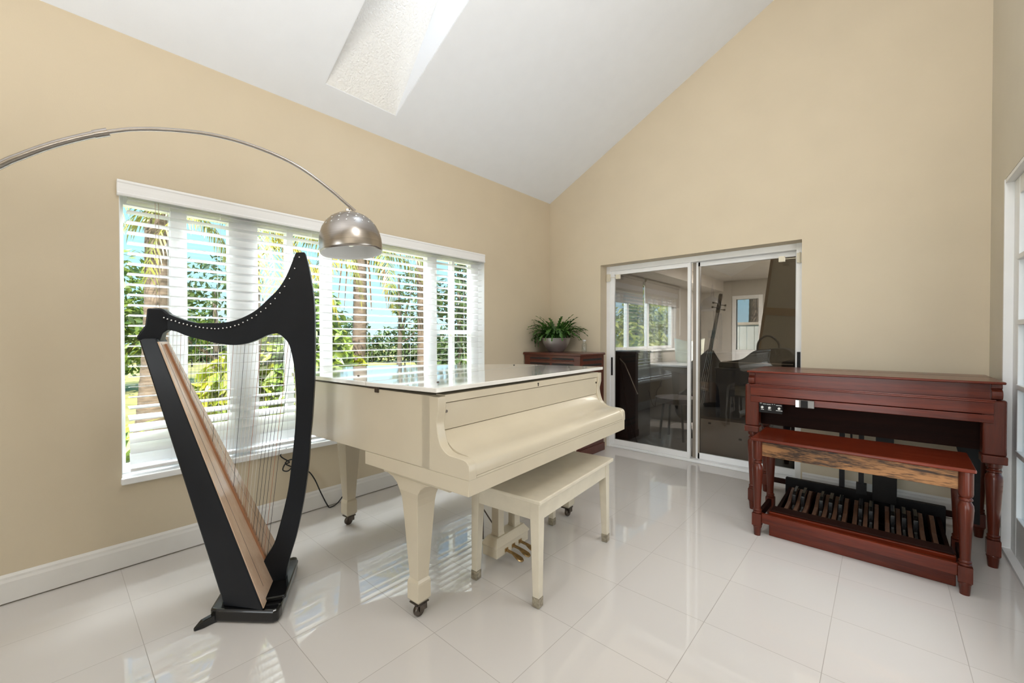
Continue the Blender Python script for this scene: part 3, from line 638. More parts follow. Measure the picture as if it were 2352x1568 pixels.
for k in (0,1,3,4,5,7,8,10,11,12):
    if shp is None:
        m = MB(); m.box(-.010,.010,-.20,.34,.068,.095)
        m.loft([[(-.011,-.02,.09),(.011,-.02,.09),(.010,-.02,.10),(-.010,-.02,.10)],[(-.011,-.012,.09),(.011,-.012,.09),(.010,-.012,.165),(-.010,-.012,.165)],[(-.011,.03,.09),(.011,.03,.09),(.010,.03,.178),(-.010,.03,.178)],[(-.011,.14,.09),(.011,.14,.09),(.010,.14,.185),(-.010,.14,.185)],[(-.011,.20,.09),(.011,.20,.09),(.010,.20,.11),(-.010,.20,.11)]])
        o = shp = m.build('sharp_pedal', mat('pedal_black', (.010,.009,.009), .2, var=.2, coat=.6), pb, bevel=.004)
    else: o = shp.copy(); COL.objects.link(o); o.parent = pb
    o.location = (-.343+.049*(k+.5), 0, 0)

# ------------------------------------------------------------------ tone cabinet in the corner
sp = thing('organ_speaker_cabinet', 'dark mahogany louvred speaker cabinet in the corner behind the piano', 'speaker', (-2.62,3.785,0))
MAHS = wood('mahogany_cabinet', (.055,.014,.008), (.14,.038,.022), 'x', .3, .2)
m = MB(); m.box(-.362,.362,-.238,.238,.085,1.035); m.build('body', MAHS, sp, bevel=.003)
m = MB(); m.prism([(-.375,.0),(.375,0),(.375,.018),(.368,.026),(-.368,.026),(-.375,.018)], lambda p,q,t: (p,t,q+1.034), -.252, .246); m.build('top', MAHS, sp, bevel=.003)
m = MB(); m.box(-.372,.372,-.248,.244,0,.085); m.build('plinth', MAHS, sp, bevel=.004)
def slots(rows, cols, face):
    for z in rows:
        for a, b in cols:
            poly = [(a+.012+.012*math.cos(t), z-.011+.011*math.sin(t)) for t in [R(90+30*k) for k in range(7)]] + [(b-.012+.012*math.cos(t), z-.011+.011*math.sin(t)) for t in [R(-90+30*k) for k in range(7)]]
            m = MB()
            if face == 'f': m.prism(poly, XZ, -.2392, -.2340)
            else: m.prism(poly, YZ, .3580, .3632)
            m.build('louver_slot', LOUV, sp)
slots((1.008,.951,.894,.30,.243,.186), ((-.285,-.012),(.012,.29)), 'f')
slots((1.002,.945,.25,.19), ((-.19,.19),), 's')
for z in (1.008,.951,.894,.30,.243,.186):
    MB().prism([(-.2395,z-.019),(-.246,z-.024),(-.245,z-.030),(-.237,z-.034),(-.237,z-.021)], YZ, -.283, .288).build('louver_lip', MAHS, sp, bevel=.002)
# ------------------------------------------------------------------ potted plant
pp = thing('potted_cactus', 'leafy holiday cactus in a silver bowl pot on the corner cabinet', 'plant', (-2.735,3.80,1.060))
m = MB(); m.lathe([(.070,0),(.082,.004),(.088,.012),(.118,.05),(.145,.10),(.157,.145),(.160,.152),(.158,.156),(.152,.152),(.142,.12)], (0,0,0), 40, caps=False); m.lathe([(.001,0),(.075,.001)], (0,0,0), 40, caps=False)
m.build('pot', POT, pp, smooth=40)
MB().lathe([(.001,.130),(.148,.128),(.14,.10)], (0,0,0), 32, caps=True).build('soil', SOIL, pp)
rnd = random.Random(11); m = MB()
for i in range(150):
    a = rnd.uniform(0, 2*math.pi); lean = rnd.uniform(.45, 1.25); L = rnd.uniform(.20, .37)
    d = Vector((math.cos(a), math.sin(a), 0)); p = Vector((d.x*rnd.uniform(0,.11), d.y*rnd.uniform(0,.11), .13)); th = rnd.uniform(.15,.6)*lean
    nseg = 8; w = rnd.uniform(.014,.022); up = Vector((0,0,1)); side = Vector((-d.y, d.x, 0)); side = (side + d*rnd.uniform(-.5,.5)).normalized()
    for s_ in range(nseg):
        t = (d*math.sin(th)+up*math.cos(th)).normalized(); l = L/nseg; q = p + t*l; nn_ = t.cross(side).normalized()
        if q.y > .232: q.y = .232 - rnd.uniform(0,.01)
        if q.x < -.25: q.x = -.25
        if math.hypot(q.x, q.y) > .12 and q.z < .17 and math.hypot(q.x,q.y) < .18: q += d*.03
        if q.z < .03: break
        ww = w*(1 if s_ < nseg-1 else .7); e = .35*ww
        m.add([p-side*ww*.45, p+side*ww*.45, p+t*l*.7+side*ww+nn_*e, q+side*ww*.5, q-side*ww*.5, p+t*l*.7-side*ww+nn_*e, p+t*l*.6], [(0,1,6),(1,2,6),(2,3,6),(3,4,6),(4,5,6),(5,0,6)])
        p = q; th += rnd.uniform(.16,.38)*lean
m.build('foliage', LEAFC, pp)
bt = thing('glass_jar', 'small clear glass jar beside the silver plant pot', 'jar', (-2.46,3.95,1.0602))
MB().lathe([(.001,.002),(.026,.0),(.028,.004),(.028,.085),(.020,.098),(.016,.102),(.016,.125),(.018,.126)], (0,0,0), 20, caps=False).build('glass_body', CLEAR, bt, smooth=40)
MB().lathe([(.018,.120),(.018,.135),(.001,.136)], (0,0,0), 16).build('lid', mat('lid_white', (.7,.7,.68), .4), bt)
# ------------------------------------------------------------------ power cord
m = MB()
cp = [(-2.985,1.06,.48),(-2.98,1.02,.44),(-2.98,1.075,.385),(-2.985,1.05,.375),(-2.98,1.035,.34),(-2.985,1.07,.325),(-2.98,1.10,.36),(-2.975,1.09,.40),(-2.98,1.05,.38),(-2.98,1.13,.325),(-2.985,1.20,.29),(-2.985,1.244,.223),(-2.975,1.283,.119),(-2.97,1.33,.012),(-2.95,1.345,.006),(-2.96,1.40,.02),(-2.97,1.47,.09),(-2.975,1.53,.20),(-2.985,1.55,.29),(-3.003,1.55,.30)]
m.tube(crom(cp,6), .0042, 8)
tag(m.build('power_cord', RUBBER, smooth=60), 'black power cord looping down the wall behind the harp', 'cord')
# ================================================================== sunroom behind the sliding door
BX0, BX1, BY0, BY1, BZ = -2.75, .62, 4.35, 8.9, 2.32
SWALL = mat('sunroom_grey', (.50,.47,.43), .7, var=.03, bump=.1, bscale=60)
SCEIL = mat('sunroom_ceiling', (.66,.62,.57), .8, var=.06, scale=5, bump=.5, bscale=40)
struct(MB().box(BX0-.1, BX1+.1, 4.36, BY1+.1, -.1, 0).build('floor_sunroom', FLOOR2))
struct(MB().box(BX0-.1, BX1+.1, BY0, BY1+.1, BZ, BZ+.1).build('ceiling_sunroom', SCEIL))
m = MB(); w0, w1, wa, wb = 4.75, 7.35, 1.03, 2.08
m.box(BX0-.1,BX0,BY0,w0,0,BZ); m.box(BX0-.1,BX0,w1,BY1,0,BZ); m.box(BX0-.1,BX0,w0,w1,0,wa); m.box(BX0-.1,BX0,w0,w1,wb,BZ)
struct(m.build('wall_sunroom_left', SWALL))
m = MB(); v0, v1, va, vb = -2.12, -1.74, .98, 1.95
m.box(BX0,v0,BY1,BY1+.1,0,BZ); m.box(v1,BX1,BY1,BY1+.1,0,BZ); m.box(v0,v1,BY1,BY1+.1,0,va); m.box(v0,v1,BY1,BY1+.1,vb,BZ)
struct(m.build('wall_sunroom_far', SWALL))
struct(MB().box(BX1,BX1+.1,BY0,BY1+.1,0,BZ).build('wall_sunroom_right', SWALL))
struct(MB().box(BX0+.002,BX0+.40,BY0,BY1,2.12,BZ).build('trim_1', SCEIL))
w3 = struct(thing('window_3','','')); del w3['label']; del w3['category']
m = MB(); xa, xb = BX0-.07, BX0-.02
for y in (w0,5.60,6.30,w1-.05): m.box(xa,xb,y,y+.06,wa,wb)
m.box(xa+.003,xb-.003,w0+.002,w1-.002,wa+.001,wa+.05); m.box(xa+.003,xb-.003,w0+.002,w1-.002,wb-.05,wb-.001); m.build('window_frame', WHITE, w3)
MB().box(BX0-.1,BX0+.05,w0-.03,w1+.03,wa-.03,wa).build('sill', WHITE, w3)
for a,b in ((w0+.06,5.60),(5.66,6.30),(6.36,w1-.05)): MB().box(BX0-.047,BX0-.043,a,b,wa+.05,wb-.05).build('glass_pane', GLASS, w3)
w4 = struct(thing('window_4','','')); del w4['label']; del w4['category']
m = MB(); m.box(v0-.07,v0,BY1-.02,BY1+.06,va-.9,vb+.07); m.box(v1,v1+.07,BY1-.02,BY1+.06,va-.9,vb+.07); m.box(v0,v1,BY1-.02,BY1+.06,vb,vb+.07); m.box(v0,v1,BY1-.015,BY1+.05,va-.9,va); m.build('window_frame', WHITE, w4, bevel=.004)
MB().box(v0,v1,BY1+.03,BY1+.034,va,vb).build('glass_pane', GLASS, w4)
SHD = mat('roller_fabric', (.34,.31,.28), .8, var=.05, scale=30)
def shade(name, y0, y1, zb, label):
    t = thing(name, label, 'blind', (BX0+.05,(y0+y1)/2,zb), 0, 'roller shades in the sunroom'); h = (y1-y0)/2
    MB().box(-.003,.003,-h,h,.02,2.07-zb).build('fabric', SHD, t); MB().box(-.008,.008,-h,h,0,.022).build('hem_bar', SHD, t)
    m = MB(); m.lathe([(.028,-h),(.028,h)], (0,0,2.09-zb), 14, axis='y'); m.build('roller', SHD, t, smooth=40)
    MB().tube([(.035,h-.03,2.08-zb),(.035,h-.03,1.25-zb)], .003, 6).build('chain', WHITE, t)
shade('roller_shade', 4.62, 5.98, 1.70, 'grey roller shade beyond the glass door nearest the door')
shade('roller_shade', 6.06, 7.45, 1.74, 'grey roller shade above the green view beyond the glass door')
# things standing in the sunroom
BRB = mat('hardboard_brown', (.60,.48,.385), .55, var=.06, scale=6)
FRB = mat('frame_brown', (.10,.055,.035), .5, var=.1)
t = thing('leaning_picture_frame', 'brown picture back with hangers leaning behind the right glass door panel', 'picture', (-1.13,4.47,0)); t.rotation_euler = (R(-6),0,0)
MB().box(-.30,.185,.0,.012,.012,.385).build('backing', BRB, t)
m = MB(); m.box(-.33,.215,.0,.03,0,.018); m.box(-.33,.215,.0,.03,.38,.41); m.box(-.33,-.30,.002,.028,.001,.409); m.box(.185,.215,.002,.028,.001,.409); m.build('frame', FRB, t, bevel=.003)
for x, z in ((-.185,.345),(.10,.225),(-.285,.06)):
    m = MB(); m.box(x-.013,x+.013,-.004,.001,z-.009,z+.009); m.build('hanger_plate', DARKMETAL, t)
RK = mat('rack_navy', (.030,.032,.050), .4, var=.15)
t = thing('equipment_cabinet', 'dark navy equipment cabinet behind the right glass door panel', 'cabinet', (-1.0,4.95,0))
MB().box(-.33,.36,-.2,.25,0,.88).build('body', RK, t, bevel=.008); MB().box(-.34,.37,-.21,.26,.88,.90).build('top', RK, t, bevel=.004)
m = MB(); m.box(-.14,.10,-.208,-.2,.62,.72); m.box(-.13,.09,-.212,-.207,.655,.675); m.build('recess_handle', CHROME, t)
for z in (.30,.45): MB().box(-.10,-.09,-.212,-.2,z,z+.07).build('latch', CHROME, t)
m = MB(); m.lathe([(.03,0),(.035,-.004),(.03,-.02)], (.12,-.2,.36), 16, axis='y'); m.build('knob', DARKMETAL, t)
# double bass leaning
BASSW = mat('bass_brown', (.035,.020,.012), .35, var=.2, coat=.3)
t = thing('double_bass', 'dark double bass leaning upright in the sunroom behind the glass', 'double bass', (-1.80,5.60,0), 20); t.scale = (.94,.94,.94); t.rotation_euler = (R(-4),R(9),R(12))
half = [(.0,.12),(.20,.13),(.30,.22),(.315,.36),(.27,.48),(.195,.58),(.185,.66),(.21,.74),(.235,.84),(.21,.94),(.13,1.02),(.05,1.12),(.035,1.14)]
hp = crom(half,5); body = hp + [(-x,z) for x,z in hp[::-1]]
body = [p for i,p in enumerate(body) if i == 0 or p != body[i-1]][:-1]
MB().prism(body, XZ, -.10, .10).build('body', BASSW, t, smooth=40, bevel=.012)
m = MB(); m.loft([[(-.026,-.155,.80),(.026,-.155,.80),(.022,-.13,.80),(-.022,-.13,.80)],[(-.018,-.115,1.66),(.018,-.115,1.66),(.018,-.07,1.66),(-.018,-.07,1.66)]]); m.box(-.02,.02,-.115,-.04,1.10,1.66); m.build('neck', BLACKP, t)
m = MB(); m.loft([[(-.025,-.11,1.66),(.025,-.11,1.66),(.025,-.05,1.66),(-.025,-.05,1.66)],[(-.022,-.08,1.84),(.022,-.08,1.84),(.022,-.02,1.84),(-.022,-.02,1.84)]]); m.lathe([(.02,-.03),(.045,-.02),(.045,.02),(.02,.03)], (0,-.06,1.87), 20, axis='x')
m.build('scroll', BASSW, t, smooth=40)
for z in (1.70,1.76,1.72,1.78):
    m = MB(); s_ = 1 if z in (1.70,1.76) else -1; m.tube([(0,-.07,z),(s_*.08,-.07,z)], .005, 6); m.box(s_*.075-.012,s_*.075+.012,-.074,-.066,z-.012,z+.012); m.build('tuning_peg', DARKMETAL, t)
m = MB(); m.box(-.05,.05,-.19,-.10,.60,.615); m.loft([[(-.07,-.11,.58),(.07,-.11,.58),(.07,-.10,.58),(-.07,-.10,.58)],[(-.05,-.17,.70),(.05,-.17,.70),(.05,-.16,.70),(-.05,-.16,.70)]]); m.build('bridge', BRB, t)
for x in (-.012,-.004,.004,.012): MB().tube([(x,-.158,1.64),(x*3,-.175,.70),(x*2,-.12,.35)], .0016, 5).build('string', CHROME, t)
MB().tube([(0,0,.125),(0,0,0)], .007, 8).build('end_pin', CHROME, t)
# instrument case and bag on the cabinet
CASE = mat('case_vinyl', (.035,.031,.027), .55, var=.2, bump=.3, bscale=200)
t = thing('instrument_case', 'long dark instrument case lying on top of the navy cabinet', 'case', (-.98,4.93,.90))
cs = crom([(-.33,.0),(-.32,.05),(-.22,.07),(-.10,.10),(.0,.18),(.10,.205),(.26,.21),(.33,.17),(.35,.10)],4)+[(.35,.0)]
MB().prism(cs, XZ, -.15, .15).build('shell', CASE, t, smooth=40, bevel=.015)
MB().box(-.31,.34,-.153,.153,.055,.063).build('seam', BRB, t)
m = MB(); m.tube(crom([(.03,-.12,.19),(.04,-.12,.27),(.09,-.12,.33),(.15,-.12,.33),(.21,-.12,.27),(.22,-.12,.20)],5), .010, 8); m.build('handle', RUBBER, t)
t = thing('dark_bag', 'dark blue soft bag beside the instrument case behind the glass', 'bag', (-.355,5.05,0))
rr = [[(x*(1+.06*math.sin(3*a))*math.cos(a), y*math.sin(a), z) for a in [2*math.pi*k/16 for k in range(16)]] for x,y,z in ((.20,.14,0),(.24,.17,.05),(.24,.17,.70),(.235,.165,.95),(.22,.14,1.06),(.14,.08,1.12))]
MB().loft(rr).build('body', mat('bag_cloth', (.018,.022,.035), .8, var=.2, bump=.3), t, smooth=50)
MB().tube(crom([(-.12,-.05,1.08),(-.1,-.05,1.17),(0,-.05,1.20),(.1,-.05,1.17),(.12,-.05,1.08)],5), .012, 8).build('strap', RUBBER, t)
t = thing('reflection_board', 'tall beige sheet with wooden edge behind the glass standing in for a reflected wall', 'board', (-.83,5.75,0)); t.rotation_euler = (R(-5),R(6),0)  # added in place of the beige wall's reflection in the door glass
MB().box(-.40,.40,0,.03,0,2.18).build('face', mat('panel_beige', (.40,.36,.29), .7, var=.03), t)
m = MB(); m.box(-.43,-.40,-.012,.042,0,2.18); m.box(-.43,.43,-.012,.042,2.18,2.20); m.box(.40,.43,-.012,.042,0,2.18); m.build('edge', wood('panel_edge',(.16,.09,.04),(.30,.18,.09),'z'), t)
MB().box(-.40,.40,-.008,0,1.47,1.56).build('cross_strip', wood('panel_strip',(.24,.14,.06),(.36,.22,.10),'x'), t)
t = thing('round_stool', 'dark round stool behind the left glass door panel', 'stool', (-1.86,5.05,0))
MB().lathe([(.22,.44),(.235,.445),(.24,.47),(.235,.50),(.18,.51)], (0,0,0), 28).build('seat', mat('stool_brown',(.12,.09,.075),.6,var=.2), t, smooth=40)
for k in range(4):
    a = R(45+90*k); MB().tube([(.15*math.cos(a),.15*math.sin(a),.44),(.2*math.cos(a),.2*math.sin(a),0)], .014, 8).build('leg', BLACKP, t)
t = thing('pale_tote_bag', 'pale tote bag standing on a dark chest by the sunroom window', 'bag', (-2.28,6.75,.82))
rr = [[(x*math.cos(a)*(1+.12*math.cos(2*a)), y*math.sin(a), z+dz*math.sin(2*a+1)) for a in [2*math.pi*k/20 for k in range(20)]] for x,y,z,dz in ((.16,.10,0,0),(.19,.13,.05,0),(.20,.13,.24,.01),(.21,.11,.36,.025),(.18,.08,.355,.02),(.15,.05,.2,0))]
MB().loft(rr).build('body', mat('tote_cloth', (.62,.64,.55), .8, var=.08), t, smooth=50)
t = thing('storage_chest', 'low dark storage chest under the sunroom window', 'chest', (-2.36,6.75,0))
MB().box(-.33,.33,-.70,.80,0,.79).build('body', mat('chest_grey',(.13,.115,.10),.6,var=.1), t, bevel=.005); MB().box(-.345,.345,-.715,.815,.79,.819).build('lid', mat('chest_top',(.52,.52,.52),.25,var=.05), t, bevel=.004)
m = MB(); m.box(.331,.336,-.68,-.09,.06,.74); m.box(.331,.336,-.06,.78,.06,.74); m.build('door', mat('chest_grey_door',(.11,.10,.09),.55,var=.1), t)
t = thing('microphone_stand', 'black folded microphone stand leaning behind the left glass door panel', 'stand', (-2.14,4.46,0)); t.rotation_euler = (R(-5),R(-12),0)
m = MB(); m.tube([(0,0,.05),(0,0,1.02)], .010, 10); m.build('pole', BLACKP, t); m = MB(); m.tube([(0,0,1.0),(.06,0,.92),(.16,0,.55)], .007, 8); m.build('boom', mat('boom_grey',(.3,.27,.23),.4,.5), t)
for k in range(3):
    a = R(20+120*k); MB().tube([(0,0,.35),(.06*math.cos(a),.06*math.sin(a),.012)], .008, 8).build('leg', BLACKP, t)
t = thing('dark_reflection_box', 'tall black box standing in for a dark reflection at the left edge behind the glass door', 'cabinet', (-2.36,4.82,0))  # added in place of the speaker's dark reflection in the left pane
MB().box(-.18,.19,-.21,.21,0,1.03).build('body', mat('reflection_black', (.012,.012,.014), .45, var=.2), t, bevel=.006); MB().box(-.19,.20,-.22,.22,1.03,1.055).build('top', RK, t, bevel=.004)
t = thing('floor_amplifier', 'small black amplifier with white badge behind the organ bench leg', 'amplifier', (-.66,4.62,0))
MB().box(-.13,.13,-.12,.12,.02,.36).build('cabinet', RK, t, bevel=.008)
MB().box(-.11,.11,-.124,-.119,.05,.33).build('grille', LOUV, t); lab(MB().box(-.02,.04,-.127,-.123,.185,.195).build('badge', WHITE, t), 'small white badge')
for x in (-.1,.1): MB().lathe([(.015,0),(.015,.022)], (x,0,0), 10).build('foot', RUBBER, t)

# ================================================================== garden
GR = mat('lawn_green', (.34,.31,.10), .9, var=.5, scale=1.2, bump=.6, bscale=30)
struct(MB().box(-60,-3.17,-40,60,-.5,-.15).build('ground', GR))
PATIO = mat('patio_pale', (.5,.47,.42), .8, var=.05)
struct(MB().box(BX0-.1,14,9.01,40,-.5,-.12).build('ground', PATIO)); struct(MB().box(.67,14,-14,9.0,-.5,-.12).build('ground', PATIO)); struct(MB().box(-3.16,.66,-14,YF-.21,-.5,-.12).build('ground', PATIO))
BARK = mat('palm_bark', (.135,.095,.07), .9, var=.45, scale=3, bump=1, bscale=14, stretch=(2,2,9))
BARKG = mat('tree_bark', (.13,.10,.075), .9, var=.4, scale=5, bump=.8, bscale=20)
LG = leafmat('leaf_green', (.07,.14,.018), (.26,.32,.04), .4, 2.5)
LD = leafmat('leaf_dark', (.035,.075,.022), (.13,.18,.045), .3, 1.5)
LY = leafmat('leaf_lime', (.16,.24,.018), (.50,.50,.04), .4, 4)
LP = leafmat('palm_leaf', (.14,.17,.025), (.36,.32,.06), .4, 1.5)
LYE = leafmat('palm_yellow', (.34,.24,.02), (.55,.42,.05), .4, 2)
def frond(m, base, az, el, L, droop, n=34, lw=.018, ll=.42, roll=0, rnd=random):
    d = Vector((math.cos(az),math.sin(az),0)); p = Vector(base); th = el; st = L/n; side = Vector((-d.y,d.x,0)); prev = p
    for k in range(n):
        t = d*math.cos(th)+Vector((0,0,1))*math.sin(th); q = p+t*st; u = k/n
        rw = .016*(1-u)+.003; m.add([p-side*rw,p+side*rw,q+side*rw,q-side*rw],[(0,1,2,3)])
        if u > .12:
            l = ll*(math.sin(math.pi*min(1,(u-.05)*.95))**.6)*rnd.uniform(.85,1.1)
            for s in (-1,1):
                dirv = (side*s*.75+t*.55+Vector((0,0,-.35-.5*rnd.random()))).normalized(); a = p+t*st*rnd.random()
                b = a+dirv*l*.55; c = b+(dirv+Vector((0,0,-.7))).normalized()*l*.45; w = t*lw
                m.add([a-w*.5,a+w*.5,b+w,b-w,c],[(0,1,2,3),(3,2,4)])
        p = q; th -= droop/n*(.4+1.2*u)
def palm(name, base, top, r0, r1, label, fr, mats=(LP,LYE), dead=0):
    t = thing(name, label, 'palm', base, 0, 'palms outside the window'); tp = Vector(top)-Vector(base); rnd = random.Random(hash(label) % 999 if False else len(label)*7+int(abs(base[1])*10))
    n = 40; pts = []; rs = []
    for i in range(n+1):
        u = i/n; pts.append(tp*u + Vector((.04*math.sin(u*3.1),.03*math.sin(u*4),0))); rs.append(lerp(r0,r1,u)*(1+.05*(i%2))+ .05*max(0,.06-u)*8)
    MB().tube(pts, rs, 14).build('trunk', BARK, t, smooth=50)
    for k,(az,el,L,dr,mi) in enumerate(fr):
        m = MB(); frond(m, tp, R(az), R(el), L, R(dr), rnd=rnd); m.build('frond', mats[mi], t)
    if dead:
        m = MB()
        for k in range(dead):
            a = rnd.uniform(0,6.28); p = tp+Vector((.1*math.cos(a),.1*math.sin(a),-.05)); q = p+Vector((.35*math.cos(a),.35*math.sin(a),-.35)); e = q+Vector((.1*math.cos(a),.1*math.sin(a),-.8)); m.tube([p,q,e],[.02,.014,.004],5)
        m.build('flower_stalks', mat('stalk_brown',(.24,.12,.05),.8,var=.3), t)
palm('palm_tree',(-7.25,.885,-.15),(-7.17,1.0,3.20),.165,.125,'leaning grey palm trunk at the left end of the window',
     [(20,10,2.0,95,0),(75,15,1.9,100,0),(130,25,2.0,90,0),(-30,5,1.7,110,0),(-80,15,1.9,100,0),(-130,30,2.0,90,0),(180,35,2.0,90,0),(50,-25,1.3,60,0)])
palm('palm_tree',(-6.7,1.85,-.15),(-6.72,1.93,3.05),.12,.10,'palm with low hanging yellow green fronds behind the window post',
     [(-15,0,2.2,110,0),(-60,-5,2.0,95,0),(-100,5,2.1,105,0),(30,10,2.2,110,0),(75,0,2.3,110,0),(120,20,2.2,95,1),(0,-30,1.7,60,0),(60,-35,1.9,45,1),(95,-40,1.7,40,1)])
palm('palm_tree',(-7.62,3.93,-.15),(-7.56,4.05,2.98),.135,.115,'palm trunk with yellow fronds behind the hanging lamp shade',
     [(-10,5,2.0,105,0),(40,10,2.0,110,0),(80,5,1.9,105,0),(-60,-10,1.8,80,1),(-95,-20,1.8,70,1),(-100,20,2.1,100,0),(130,25,2.0,90,0),(180,30,2.0,90,0),(100,-30,1.5,60,0)], dead=6)
palm('palm_tree',(-7.47,5.39,-.15),(-7.52,5.40,3.85),.12,.105,'slim brown palm trunk beside the right window frame',
     [(0,20,1.6,90,0),(60,20,1.7,95,0),(120,20,1.6,95,0),(-60,15,1.6,100,0),(-120,15,1.7,100,0),(180,25,1.6,90,0)])
def leafcloud(m, c, rad, n, size, rnd, shell=.55):
    for i in range(n):
        while True:
            v = Vector((rnd.uniform(-1,1),rnd.uniform(-1,1),rnd.uniform(-1,1)))
            l = v.length
            if l <= 1 and l >= shell*rnd.random(): break
        p = Vector((c[0]+v.x*rad[0], c[1]+v.y*rad[1], c[2]+v.z*rad[2]))
        nv = (v+Vector((rnd.uniform(-1,1),rnd.uniform(-1,1),rnd.uniform(-.4,1.2)))).normalized()
        a = nv.cross(Vector((rnd.uniform(-1,1),rnd.uniform(-1,1),rnd.uniform(-1,1)))).normalized(); b = nv.cross(a); s = size*rnd.uniform(.6,1.25)
        m.add([p-a*s, p+b*s*.42+nv*s*.12, p+a*s, p-b*s*.42+nv*s*.12], [(0,1,2),(0,2,3)])
def tree(name, base, crowns, n, size, mtl, label, cat='tree', group='trees and shrubs outside', r=.09, trunk=True):
    t = thing(name, label, cat, base, 0, group); rnd = random.Random(int(abs(base[0])*100+abs(base[1])*37)); m = MB()
    tot = sum(c[3]*c[4] for c in crowns)
    for (x,y,z,rx,rz) in crowns: leafcloud(m, (x,y,z), (rx,rx,rz), int(n*rx*rz/tot), size, rnd)
    m.build('foliage', mtl, t)
    if trunk:
        m = MB(); top = max(c[2] for c in crowns); m.tube([(0,0,0),(.05,.03,top*.5),(0,0,top)],[r,r*.75,r*.3],8)
        for (x,y,z,rx,rz) in crowns: m.tube([(0.03,.02,top*.35),(x*.6,y*.6,z*.8),(x,y,z)],[r*.5,r*.35,r*.12],6)
        m.build('trunk', BARKG, t, smooth=50)
tree('tree',(-14.5,1.1,-.15),[(0,0,2.4,1.5,1.3),(.6,.4,1.3,1.4,1.0),(-.5,1.2,1.8,1.2,1.0)],2600,.13,LG,'bushy green tree at the far left edge of the window')
tree('tree',(-11.5,2.55,-.15),[(0,0,2.5,1.0,.8),(.3,-.8,1.6,.7,.6),(-.3,.8,1.4,.9,.7)],1000,.10,LD,'thin leafed tree seen between the first window posts')
tree('shrub',(-7.2,2.25,-.15),[(0,0,.9,.62,.70),(.1,.5,.7,.5,.6),(0,-.45,.6,.45,.5)],1500,.13,LY,'lime green shrub behind the upper strings of the harp','shrub',r=.03)
tree('shrub',(-7.9,3.35,-.15),[(0,0,1.05,.62,.85),(.2,.35,.6,.55,.6)],1500,.14,LY,'lime green shrub beside the palm under the lamp shade','shrub',r=.03)
tree('shrub',(-6.6,2.75,-.15),[(0,0,1.0,.55,.85),(.1,-.3,.5,.5,.5),(0,0,1.7,.42,.5)],1500,.12,LG,'dense green shrub behind the tall side of the harp','shrub',r=.03)
tree('tree',(-8.0,6.9,-.15),[(0,0,2.3,.85,.6),(.3,.5,1.4,.8,.7),(-.2,-.2,.6,.8,.7),(.1,.3,3.1,.55,.5)],2300,.10,LD,'dark layered tree behind the right hand window')
tree('tree',(-11.6,7.5,-.15),[(0,.5,2.9,.7,.35),(.3,.1,2.3,.6,.30),(-.3,.9,3.4,.6,.35),(.2,.6,1.7,.7,.4)],620,.10,LD,'open branched tree left of the slim palm')
tree('tree',(-16.0,6.0,-.15),[(0,0,1.6,1.4,1.0),(.5,1.4,1.5,1.2,.9),(0,-1.3,1.3,1.2,.8)],1800,.14,LD,'dark rounded tree beyond the lawn')
# hedge across the far side of the lawn
t = thing('hedge', 'long dense green hedge along the far side of the lawn', 'hedge', (-21,12,-.15)); rnd = random.Random(5); m = MB()
d = Vector((.74,.67,0))
for k in range(26):
    c = d*(-13+k*1.15); hh = 1.15+.25*math.sin(k*1.7)+.15*math.sin(k*.9+1); leafcloud(m, (c.x+rnd.uniform(-.3,.3),c.y,hh*.72), (1.0,1.0,hh*.85), 420, .17, rnd)
m.build('foliage', LD, t)
m = MB()
for k in range(26): c = d*(-13+k*1.15); m.tube([(c.x,c.y,0),(c.x,c.y,1.0)],.05,5)
m.build('stems', BARKG, t)
# strap leaved clumps and banana-like plant
def clump(base, n, L, w, label, mtl, el=(35,80), seed=1):
    t = thing('strap_leaf_plant', label, 'plant', base, 0, 'leafy plants on the lawn'); rnd = random.Random(seed); m = MB()
    for i in range(n):
        az = rnd.uniform(0,6.28); th = R(rnd.uniform(*el)); p = Vector((.04*math.cos(az),.04*math.sin(az),0)); dd_ = Vector((math.cos(az),math.sin(az),0)); s = Vector((-dd_.y,dd_.x,0)); LL = L*rnd.uniform(.7,1.1); k = 7; row = []
        for j in range(k+1):
            u = j/k; ww = w*math.sin(math.pi*(.12+.88*u))**.8 if j < k else .002; row.append((p-s*ww, p+Vector((0,0,-.25*ww)), p+s*ww)); tt = dd_*math.cos(th)+Vector((0,0,1))*math.sin(th); p = p+tt*LL/k; th -= R(rnd.uniform(6,16))
        vs = [q for r_ in row for q in r_]; m.add(vs, [(j*3+c,j*3+c+1,j*3+c+4,j*3+c+3) for j in range(k) for c in (0,1)])
    m.build('leaves', mtl, t)
clump((-5.6,.42,-.15),34,1.0,.035,'strap leaved plant at the lower left corner of the window',LG,seed=2)
clump((-6.0,.25,-.15),22,.8,.035,'low strap leaved plant behind the window jamb',LY,seed=9)
clump((-6.6,1.72,-.15),18,.9,.06,'small broad leaved plant seen through the harp strings',LG,seed=3)
clump((-7.0,3.95,-.15),12,.95,.09,'broad leaved plant at the foot of the middle palm',LG,(40,85),seed=4)
# garden fence and bench posts far on the lawn
t = thing('wire_fence', 'thin dark rail fence in front of the hedge', 'fence', (-17.5,10.5,-.15)); dn = Vector((.74,.67,0))
for z in (.45,.8): MB().tube([tuple(dn*-9+Vector((0,0,z))), tuple(dn*9+Vector((0,0,z)))], .012, 6).build('rail', BLACKP, t)
for k in range(10): c = dn*(-9+2*k); MB().tube([(c.x,c.y,0),(c.x,c.y,.85)], .03, 6).build('post', BLACKP, t)
